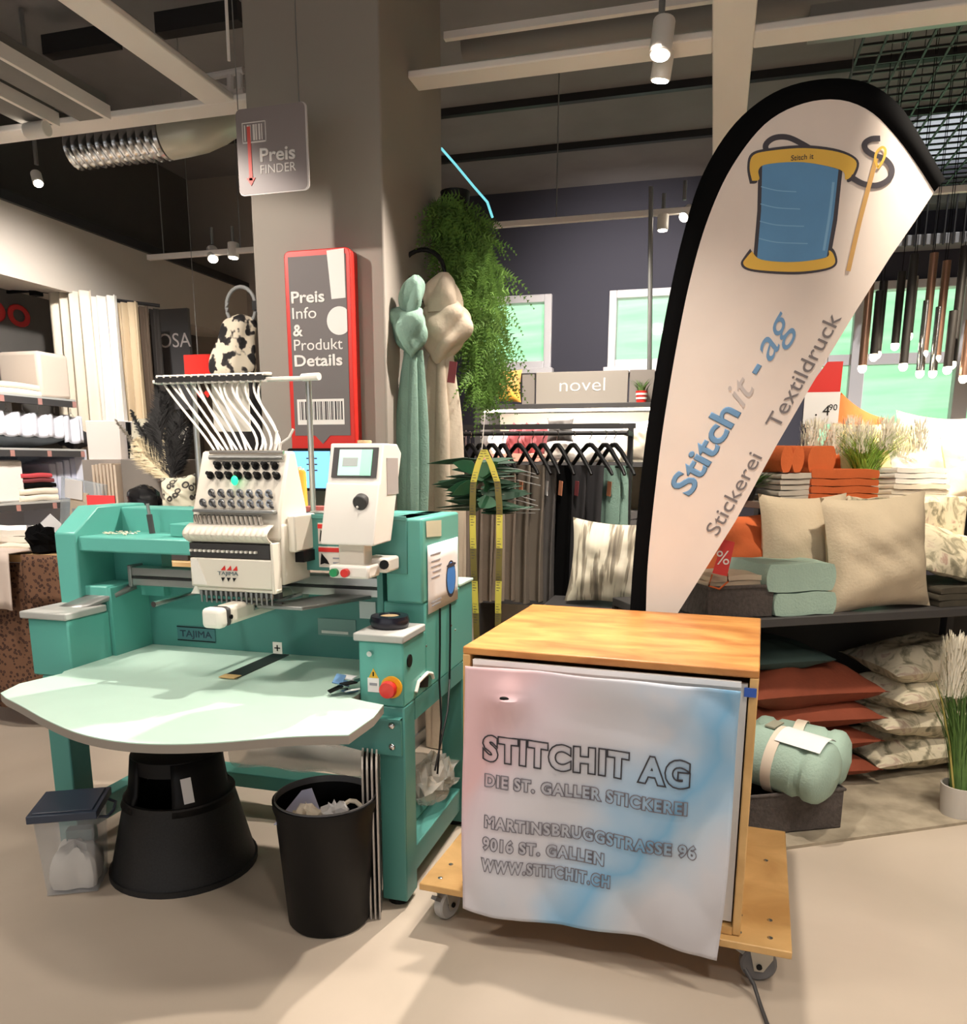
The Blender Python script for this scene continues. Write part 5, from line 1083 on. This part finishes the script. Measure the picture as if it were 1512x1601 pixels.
MB().prism([(.02, o_+.045), (.115, o_+.045), (.15, o_+.01), (.185, o_+.045), (IW-.02, o_+.045), (IW-.02, o_+IH-.025), (.02, o_+IH-.025)], .001, 'xz', -.002).build('face', SIGNG, bs, smooth=False)
zz_ = lambda y: at(500, y, YI).z-bs.location.z
xx_ = lambda x, y: at(x, y, YI).x-a.x
for s_, x, y, bo, w in (('Preis', 455, 472, .0022, 53), ('Info', 456, 497, 0, 38), ('&', 459, 524, .0024, 17), ('Produkt', 459, 547, 0, 77), ('Details', 460, 572, .0022, 77)): text(bs, s_, .064, LWHITE, (xx_(x, y), -.003, zz_(y)), bold=bo, width=w*.00290)
MB().prism([(xx_(511, 393), zz_(393)), (xx_(538, 391), zz_(391)), (xx_(541, 468), zz_(468)), (xx_(519, 469), zz_(469))], .001, 'xz', -.0035).build('exclamation_bar', LWHITE, bs, smooth=False)
ccx, ccz, cr_ = xx_(531, 503), zz_(503), .056
MB().prism([(min(IW-.02, ccx+cr_*math.cos(R(t))), ccz+cr_*math.sin(R(t))) for t in range(0, 360, 12)], .001, 'xz', -.0035).build('exclamation_dot', LWHITE, bs, smooth=False)
x0, x1, z0, z1 = xx_(466, 650), xx_(539, 650), zz_(664), zz_(624)
bcd = MB().bx(x0, x1, -.0035, -.0025, z0, z1).build('barcode_card', LWHITE, bs, smooth=False); bb = MB(); x = x0+.012; k = 0
while x < x1-.012: w = (.003, .006, .002, .008, .004)[k % 5]; bb.bx(x, x+w, -.0045, -.0035, z0+.02, z1-.01); x += w+(.005, .003, .006)[k % 3]; k += 1
bb.build('bars', BARC, bcd, smooth=False)
a, b = at(449, 701, 3.15), at(522, 768, 3.15); t = thing('tablet', 'tablet with a blue screen below the red sign on the column', 'tablet', (a.x, 3.15, b.z)); w, h = b.x-a.x, a.z-b.z
MB().prism(rrect(w, h, .012), .014, 'xz', 0).build('case', BLACK, t); MB().bx(.012, w-.012, -.0015, 0, .012, h-.012).build('screen', SCRB, t); MB().bx(.02, .05, .014, .114, h*.3, h*.7).build('wall_mount', BLACK, t)
for k in range(3): MB().bx(.09, .14, -.0025, -.0015, h*(.75-.14*k), h*(.78-.14*k)).build('text_line', DARKG, t)
# ------------------------------------------------------------------ left side: table with leopard cloth
TZ = .93
tb_ = thing('display_table', 'table under leopard print cloth behind the machine at the left', 'table', (-4.05, 3.25, 0)); TW, TD = 1.72, .85
MB().bx(0, TW, 0, TD, TZ-.04, TZ).build('table_top', 'table_wood', tb_, bevel=.004)
for x in (.04, TW-.1):
    for y in (.06, TD-.12): MB().bx(x, x+.06, y, y+.06, 0, TZ-.04).build('leg', 'table_wood', tb_)
lcth = MB().grid(lambda u, v: Vector((-4.0+1.66*u, 3.235-.018*math.sin(u*26)*(1-v)-.012*math.sin(u*11), .12+(TZ-.16)*v)), 60, 8)
tag(lcth.build('leopard_cloth', 'leopard_brown', solid=.003), 'brown leopard print cloth hanging down the front of the display table', 'tablecloth')
l2 = MB().grid(lambda u, v: Vector((-3.28+.55*u, 3.19-.012*math.sin(u*16)*(1-v), .70+(TZ-.70+.012)*v)), 30, 6)
tag(l2.build('leopard_throw', 'leopard_brown', solid=.012), 'short leopard print throw hanging over the table edge beside the machine', 'throw')
wc = MB().grid(lambda u, v: Vector((-3.70+.36*u, 3.17-.014*math.sin(u*14)*(1-v), .66+(TZ-.66+.016)*v)), 26, 6).grid(lambda u, v: Vector((-3.70+.36*u, 3.17+.3*v, TZ+.016)), 26, 4)
tag(wc.build('white_runner', mat('blush_cloth', (226, 208, 196), .85), solid=.006), 'pale cloth hanging over the front edge of the display table', 'cloth')
def lt(px, Y, z=None): p = at(px[0], px[1], Y); return p
folded('white folded sheet lying on the display table, at the left edge', (-3.75, 3.62, TZ), .42, .3, .10, SNOW, R(8), 3, 1)
folded('cream flat cloth on the display table in front of the white sheet', (-3.52, 3.42, TZ), .30, .16, .03, CREAM, R(-4), 1, 2)
p = lt((62, 808), 3.42); wp = thing('price_card', 'white card leaning by the black bundle on the table', 'card', (p.x, 3.42, TZ)); MB().prism([(-.06, 0), (.09, 0), (.08, .16), (.0, .20), (-.06, .13)], .004, 'xz', 0).build('card', PAPER, wp, rot=(R(-12), R(8), 0)); MB().box((-.06, -.01, .09), (.05, .004, .09), (0, R(8), 0)).build('grey_window', PRINTG, wp)
p = lt((62, 835), 3.33); crumple(None, (0, 0, 0), .085, BLKC, 'black_bundle', 8); o = bpy.data.objects['black_bundle']; o.location = (p.x-.01, 3.36, TZ+.06); tag(o, 'black crumpled bundle on the table edge beside the machine', 'bundle')
p = lt((108, 770), 3.5); ac = thing('acrylic_stand', 'clear stand with a beige textile sample and a white card', 'display stand', (p.x, 3.55, TZ))
MB().bx(-.13, .13, -.02, .02, 0, .37).build('acrylic_block', mat('acrylic', (190, 205, 215), .1, alpha=.35), ac, bevel=.003, rot=(0, R(9), 0)); MB().bx(-.06, .05, -.026, -.021, .06, .31).build('textile_sample', LINEN, ac, rot=(0, R(9), 0)); MB().bx(-.08, .03, -.032, -.027, .27, .37).build('white_card', PAPER, ac, rot=(0, R(7), 0)); MB().bx(-.01, .03, -.03, -.027, .19, .22).build('small_print', PRINTG, ac)
p = lt((158, 787), 3.42); rcd = thing('red_card', 'blank bright red card standing behind the left end of the machine', 'card', (p.x, 3.42, p.z-.045)); MB().bx(-.085, .085, 0, .004, 0, .085).build('card', mat('bright_red', (244, 70, 74), .5), rcd); MB().bx(-.01, .01, .004, .02, TZ-rcd.location.z, .06).build('holder', WHITE, rcd)
# grey plinth with things on it
p = lt((225, 755), 3.75); gx = p.x; tag(MB().bx(gx-.14, gx+.20, 3.75, 4.05, TZ, at(225, 718, 3.75).z).build('grey_plinth', mat('plinth_grey', (128, 122, 116), .6), bevel=.004), 'grey plinth on the display table behind the feathers', 'plinth')
for k in range(7): p = at(145+5.6*k, 750, 3.72); tag(MB().bx(p.x, p.x+.014, 3.72, 3.92, TZ, at(160, 727, 3.72).z+.004*(k % 3)).build('folder', mat('folder_cream', (226, 208, 188), .7)), 'cream upright folder in the row left of the grey plinth, %s' % ('first', 'second', 'third', 'fourth', 'fifth', 'sixth', 'seventh')[k], 'folder', 'cream folders on the table')
a, b = at(133, 658, 3.85), at(195, 719, 3.85); tag(MB().bx(a.x, b.x-.02, 3.85, 4.02, b.z, a.z).build('white_box', mat('box_white', (232, 222, 216), .6), bevel=.003), 'tall white box in front of the white curtain', 'box')
tag(MB().bx(a.x-.02, b.x, 3.82, 4.05, TZ, b.z).build('box_riser', mat('riser_grey', (150, 142, 136), .6)), 'grey riser carrying the tall white box', 'riser')
a, b = at(198, 655, 3.9), at(236, 717, 3.9); t = thing('print_board', 'leopard print board standing on the grey plinth', 'picture', (a.x, 3.9, b.z)); MB().prism([(0, 0), (b.x-a.x, 0), (b.x-a.x+.02, a.z-b.z), (.04, a.z-b.z)], .02, 'xz', 0).build('board', 'leopard_grey', t); MB().bx(-.01, .0, 0, .03, 0, .2).build('edge', BLACK, t)
# cushions, bag and feathers
p = lt((270, 775), 3.3); cushion('small grey leopard print cushion behind the machine, below the feathers', (p.x, 3.35, p.z), .20, .19, .1, 'leopard_grey', (R(82), R(-6), 0), 81)
for pp_, ww in (((270, 804), .22),):
    q = lt(pp_, 3.35); tag(MB().bx(q.x-.14, q.x+.12, 3.28, 3.5, TZ, q.z-.0).build('black_stand', DARKG, bevel=.004), 'dark stand under the small leopard cushion', 'stand')
p = lt((212, 783), 3.4); b = MB(); b.ball((0, 0, 0), (.09, .07, .075), 18, 12)
rr = random.Random(3)
for v in b.bm.verts: v.co *= rr.uniform(.9, 1.1)
o = b.build('black_bag', mat('black_gloss', (24, 24, 26), .25)); o.location = (p.x, 3.46, TZ+.07+.0); o.location.z = p.z; tag(o, 'shiny black bag left of the small leopard cushion', 'bag')
tag(MB().bx(p.x-.1, p.x+.09, 3.38, 3.54, TZ, p.z-.06).build('bag_box', DARKG), 'dark box under the shiny black bag', 'box')
fv = lt((272, 742), 3.5); ft = thing('feather_vase', 'black vase with black and cream ornamental feathers', 'vase', (fv.x, 3.55, TZ))
MB().lathe([(0, 0), (.05, 0), (.065, .1), (.045, .26), (.05, .32), (.04, .32), (.0, .25)], n=24).build('vase', BLACK, ft)
def feather(p0, p1, w, m, sd, nm='feather'):
    A = Vector(p0); B = Vector(p1); d = B-A; rr = random.Random(sd); b = MB(); L_ = d.length; D_ = d.normalized(); s_ = D_.cross(Vector((0, 1, 0))).normalized()
    for k in range(240):
        t = .12+.88*k/240; c = A+d*t+s_*.02*math.sin(t*3); e = w*math.sin(math.pi*min(1, t*.9+.1))**.7
        for sg in (-1, 1): q = c+s_*sg*e*rr.uniform(.6, 1)+D_*e*.8+Vector((0, rr.uniform(-.02, .02), 0)); b.bm.faces.new([b.bm.verts.new(x) for x in (c-D_*.004, c+D_*.004, q)])
    b.tube([A, A+d*.5+s_*.02, B], [.003, .002, .001], 5); return b.build(nm, m, ft, smooth=False)
def FP(x, y): p = at(x, y, 3.55); return Vector((p.x-ft.location.x, 0, p.z-TZ))
v0 = FP(272, 738)
for k, (q, w, m) in enumerate((((247, 603), .07, FEAB), ((256, 612), .09, FEAB), ((262, 632), .09, FEAB), ((285, 640), .075, FEAB), ((296, 670), .07, FEAB), ((276, 660), .08, FEAB), ((300, 660), .05, FEAB), ((240, 640), .08, FEAB), ((228, 662), .07, FEAB), ((268, 690), .08, FEAB), ((205, 640), .03, FEAB), ((180, 655), .018, mat('feather_grey', (120, 112, 100), .8)), ((212, 686), .09, mat('feather_cream', (222, 206, 172), .85)), ((222, 705), .05, MATS['feather_cream']), ((240, 680), .05, FEAB), ((290, 690), .06, FEAB), ((262, 668), .02, MATS['feather_cream']), ((296, 668), .03, SNOW))): feather(v0+Vector((0, .01*(k % 3)-.01, -.05)), FP(*q), w, m, k)
# cow print bag on a ring on the column's left side
YB = 3.55; c = at(377, 480, YB); bg_ = thing('cow_print_bag', 'cow print bag hanging from a grey ring left of the column', 'bag', (c.x, YB, c.z))
MB().tube([(.078*math.cos(t), 0, .09*math.sin(t)) for t in [k*.2618 for k in range(24)]], .009, 8, closed=True).build('ring', mat('ring_grey', (150, 150, 150), .4), bg_)
MB().bx(.07, -1.945-c.x, -.02, .02, -.02, .02).build('wall_hook', BLACK, bg_)
def bagrow(pix, m, nm, deep=.7):
    ks = [(at(x, y, YB).x-c.x, at(x, y, YB).z-c.z, hw*YB/1250*1.05) for x, y, hw in pix]; L = spline(ks, 6); n = len(L)-1; b = MB()
    b.grid(lambda u, v: (lambda q, a: Vector((q[0]+q[2]*(1+.08*math.sin(5*a+v*5))*math.cos(a), q[2]*deep*(1+.1*math.sin(4*a))*math.sin(a), q[1])))(L[int(round(v*n))], 2*math.pi*u), 32, n, cu=True); bmesh.ops.holes_fill(b.bm, edges=b.bm.edges, sides=0); b.build(nm, m, bg_)
bagrow([(376, 492, 6), (375, 503, 26), (370, 530, 30), (366, 560, 38), (366, 582, 38), (370, 596, 26), (378, 604, 14)], 'cow_print', 'bag_body')
bagrow([(388, 598, 12), (390, 615, 22), (388, 650, 24), (386, 690, 26), (386, 760, 27), (386, 800, 24)], mat('cow_print_dark', (44, 40, 42), .8, rgb2=(20, 18, 20)), 'hanging_cloth')
# red promo panel, OSA panel, curtains
a, b = at(287, 555, 4.6), at(330, 586, 4.6); t = thing('promo_sign', 'red square panel hanging left of the cow print bag', 'sign', (a.x, 4.6, b.z)); MB().bx(0, b.x-a.x, 0, .01, 0, a.z-b.z).build('panel', RED, t)
for k in range(3): MB().prism([(.02+.055*k, -.11), (.045+.055*k, -.14), (.07+.055*k, -.11), (.055+.055*k, -.095), (.045+.055*k, -.105), (.035+.055*k, -.095)], .006, 'xz', 0).build('red_heart', RED, t)
MB().cyl((.1, .005, a.z-b.z), (.1, .005, 3.9-b.z), .002, n=5).build('wire', GREYM, t)
a, b = at(246, 484, 5.6), at(303, 640, 5.6); t = thing('brand_panel', 'grey panel with pale letters OSA right of the curtains', 'sign', (a.x, 5.6, b.z)); MB().bx(0, b.x-a.x, 0, .03, 0, a.z-b.z).bx(.02, .06, .0, .03, -b.z, 0).build('panel', mat('osa_grey', (96, 94, 94), .6), t); MB().bx(-.012, .0, -.004, .03, 0, a.z-b.z).build('edge', BEAM, t)
text(t, 'OSA', .15, LWHITE, (at(249, 544, 5.6).x-a.x, -.004, at(249, 544, 5.6).z-b.z), width=at(298, 548, 5.6).x-at(249, 548, 5.6).x)
def curtain(label, x0, x1, ytop, ybot, Y, m, folds, sd):
    A, B = at(x0, ytop, Y), at(x1, ytop, Y); zb_ = at((x0+x1)/2, ybot, Y).z; w = B.x-A.x
    o = MB().grid(lambda u, v: Vector((A.x+w*u+.01*v*(u-.5), Y-.035*math.sin(u*folds*6.28+sd)*(.6+.4*v)+.01*math.sin(u*31), A.z+(zb_-A.z)*v)), 70, 6).build('curtain', m, solid=.004); return tag(o, label, 'curtain', 'curtain samples on the left wall')
curtain('leftmost white curtain with deep folds beside the dark left wall', 76, 142, 458, 720, 4.75, CREAM, 4, 0)
curtain('white curtain, second from the left', 142, 182, 464, 720, 4.85, SNOW, 3, 1)
curtain('beige curtain right of the white ones', 182, 216, 474, 790, 5.0, mat('curtain_beige', (206, 184, 150), .85), 3, 2)
curtain('dark brown curtain right of the beige one', 216, 232, 480, 790, 5.1, mat('curtain_brown', (92, 76, 62), .85), 2, 3)
curtain('black curtain next to the grey panel', 232, 247, 484, 790, 5.2, mat('curtain_black', (52, 46, 42), .85), 2, 4)
rA, rB = at(56, 454, 4.75), at(250, 478, 5.2); cr = thing('curtain_rail', 'dark rail above the curtains with a square end', 'rail', (rA.x, rA.y, rA.z)); MB().cyl((0, 0, 0), rB-rA, .012, n=8).build('rail', BLKM, cr); MB().box((0, 0, 0), (.06, .06, .07)).bx(-.75, 0, -.01, .01, -.01, .01).build('end_block', BLACK, cr)
p = at(-22, 492, 4.7); rl = thing('red_letters', 'red letters on the dark left wall, cut by the picture edge', 'sign', (-4.745, at(0, 480, 4.5).y*.97, 2.4)); q = [atX(x, 490, -4.74) for x in (-30, 46)]
rl.location = (-4.74, q[0].y, q[0].z-.03); text(rl, 'oo', .30, mat('letter_red', (200, 44, 46), .5), (0, 0, 0), rot=(R(90), 0, R(90)), bold=.006, width=q[1].y-q[0].y, ext=.01)
# ------------------------------------------------------------------ left wall shelves
LX = -4.0
ls = thing('wall_shelf', 'grey wall shelf unit with folded linen at the left edge', 'shelf', (LX, 3.3, 0)); 
y1 = atX(118, 625, LX).y-3.3; y2 = atX(132, 712, LX).y-3.3
for z, yy in ((1.785, y1), (1.472, y2), (1.15, y2)):
    MB().bx(-.55, 0, -.6, yy, z-.012, z).build('shelf_board', GREYP, ls); MB().bx(-.03, 0, -.6, yy, z-.05, z-.012).build('front_lip', DARKG, ls)
    for k in range(3): MB().bx(0, .004, yy-.03-.28*k, yy-.28*k, z-.05, z-.014).build('lip_clip', mat('clip_rose', (176, 128, 120), .6), ls)
MB().bx(-.58, -.55, -.6, y2, 0, 1.8).build('back_panel', mat('panel_blue_grey', (206, 208, 218), .6), ls); MB().bx(-.55, 0, y2, y2+.02, 0, 1.47).build('end_panel', mat('panel_blue_grey', (206, 208, 218), .6), ls)
def lsy(x, y): return atX(x, y, LX-.12)
for k in range(2): p = lsy(22, 610); folded('cream folded sheet on the top left shelf, %s' % ('lower', 'upper')[k], (LX-.16, p.y-.12, 1.785+.036*k), .24, .50, .036, CREAM, 0, 1, 30+k, group='cream sheets on the top left shelf')
p = lsy(66, 590); tag(MB().bx(LX-.40, LX-.08, atX(62, 590, LX-.08).y, atX(110, 590, LX-.08).y, 1.785, 2.07).build('linen_pack', mat('pack_cream', (212, 196, 180), .7), bevel=.025, seg=3), 'big cream linen pack standing on the top left shelf', 'linen pack')
for k in range(5):
    p = atX(14+25*k, 640, LX-.05); t = thing('hanging_sample', 'white hanging sample with clear hook under the top left shelf, %s' % ('first from the left edge', 'second from the left edge', 'third from the left edge', 'fourth from the left edge', 'rightmost of five')[k], 'fabric sample', (LX-.07, p.y, 1.733), group='white samples under the left shelf')
    MB().tube([(0, 0, 0), (0, 0, -.03), (.02, 0, -.05), (-.02, 0, -.05), (0, 0, -.03)], .004, 6).build('clear_hook', CLEAR, t); MB().grid(lambda u, v: Vector((-.04+.012*math.sin(u*12)+.05, -.085+.17*u, -.05-(.14+.03*(k == 4))*v+.006*math.sin(u*9))), 10, 6).build('cloth', mat('sample_white', (236, 236, 246), .8), t, solid=.012)
p = atX(40, 685, LX-.2); cushion('grey cushion lying on the middle left shelf', (LX-.25, p.y-.05, 1.54), .3, .62, .13, mat('cushion_grey', (130, 134, 140), .85), (0, 0, 0), 90)
cushion('black cushion at the right end of the middle left shelf', (LX-.2, p.y+.40, 1.55), .22, .2, .15, CHAR, (0, R(10), 0), 91)
p = atX(45, 775, LX-.1)
for k in range(2): folded('cream folded towel on the lowest left shelf, %s' % ('lower', 'upper')[k], (LX-.16, p.y+.02, 1.15+.04*k), .26, .3, .039, CREAM, 0, 1, 50+k, group='cream towels on the lowest left shelf')
for k in range(3): folded('dark red and black pack on the cream towels, %s' % ('lowest', 'middle', 'topmost')[k], (LX-.16, p.y+.02, 1.232+.03*k), .24, .3-.03*k, .029, (BLKC, MAROON, mat('pack_red', (190, 70, 76), .5))[k], 0, 1, 60+k, group='dark packs on the cream towels')
p = atX(6, 750, LX-.1); tag(MB().bx(LX-.3, LX-.04, p.y-.12, p.y+.09, 1.15, 1.40).build('white_pack', mat('pack_white', (232, 226, 220), .6), bevel=.012), 'white upright pack at the left end of the lowest shelf', 'linen pack')
p = atX(98, 745, LX-.1)
for k in range(4): tag(MB().bx(LX-.34, LX-.08, p.y-.12+.06*k, p.y-.068+.06*k, 1.15, 1.38+.012*k).build('upright_pack', mat('pack_lilac', (196, 198, 214), .6), bevel=.008), 'pale blue upright pack on the lowest left shelf, %s' % ('first', 'second', 'third', 'fourth')[k], 'linen pack', 'pale blue packs on the lowest shelf')
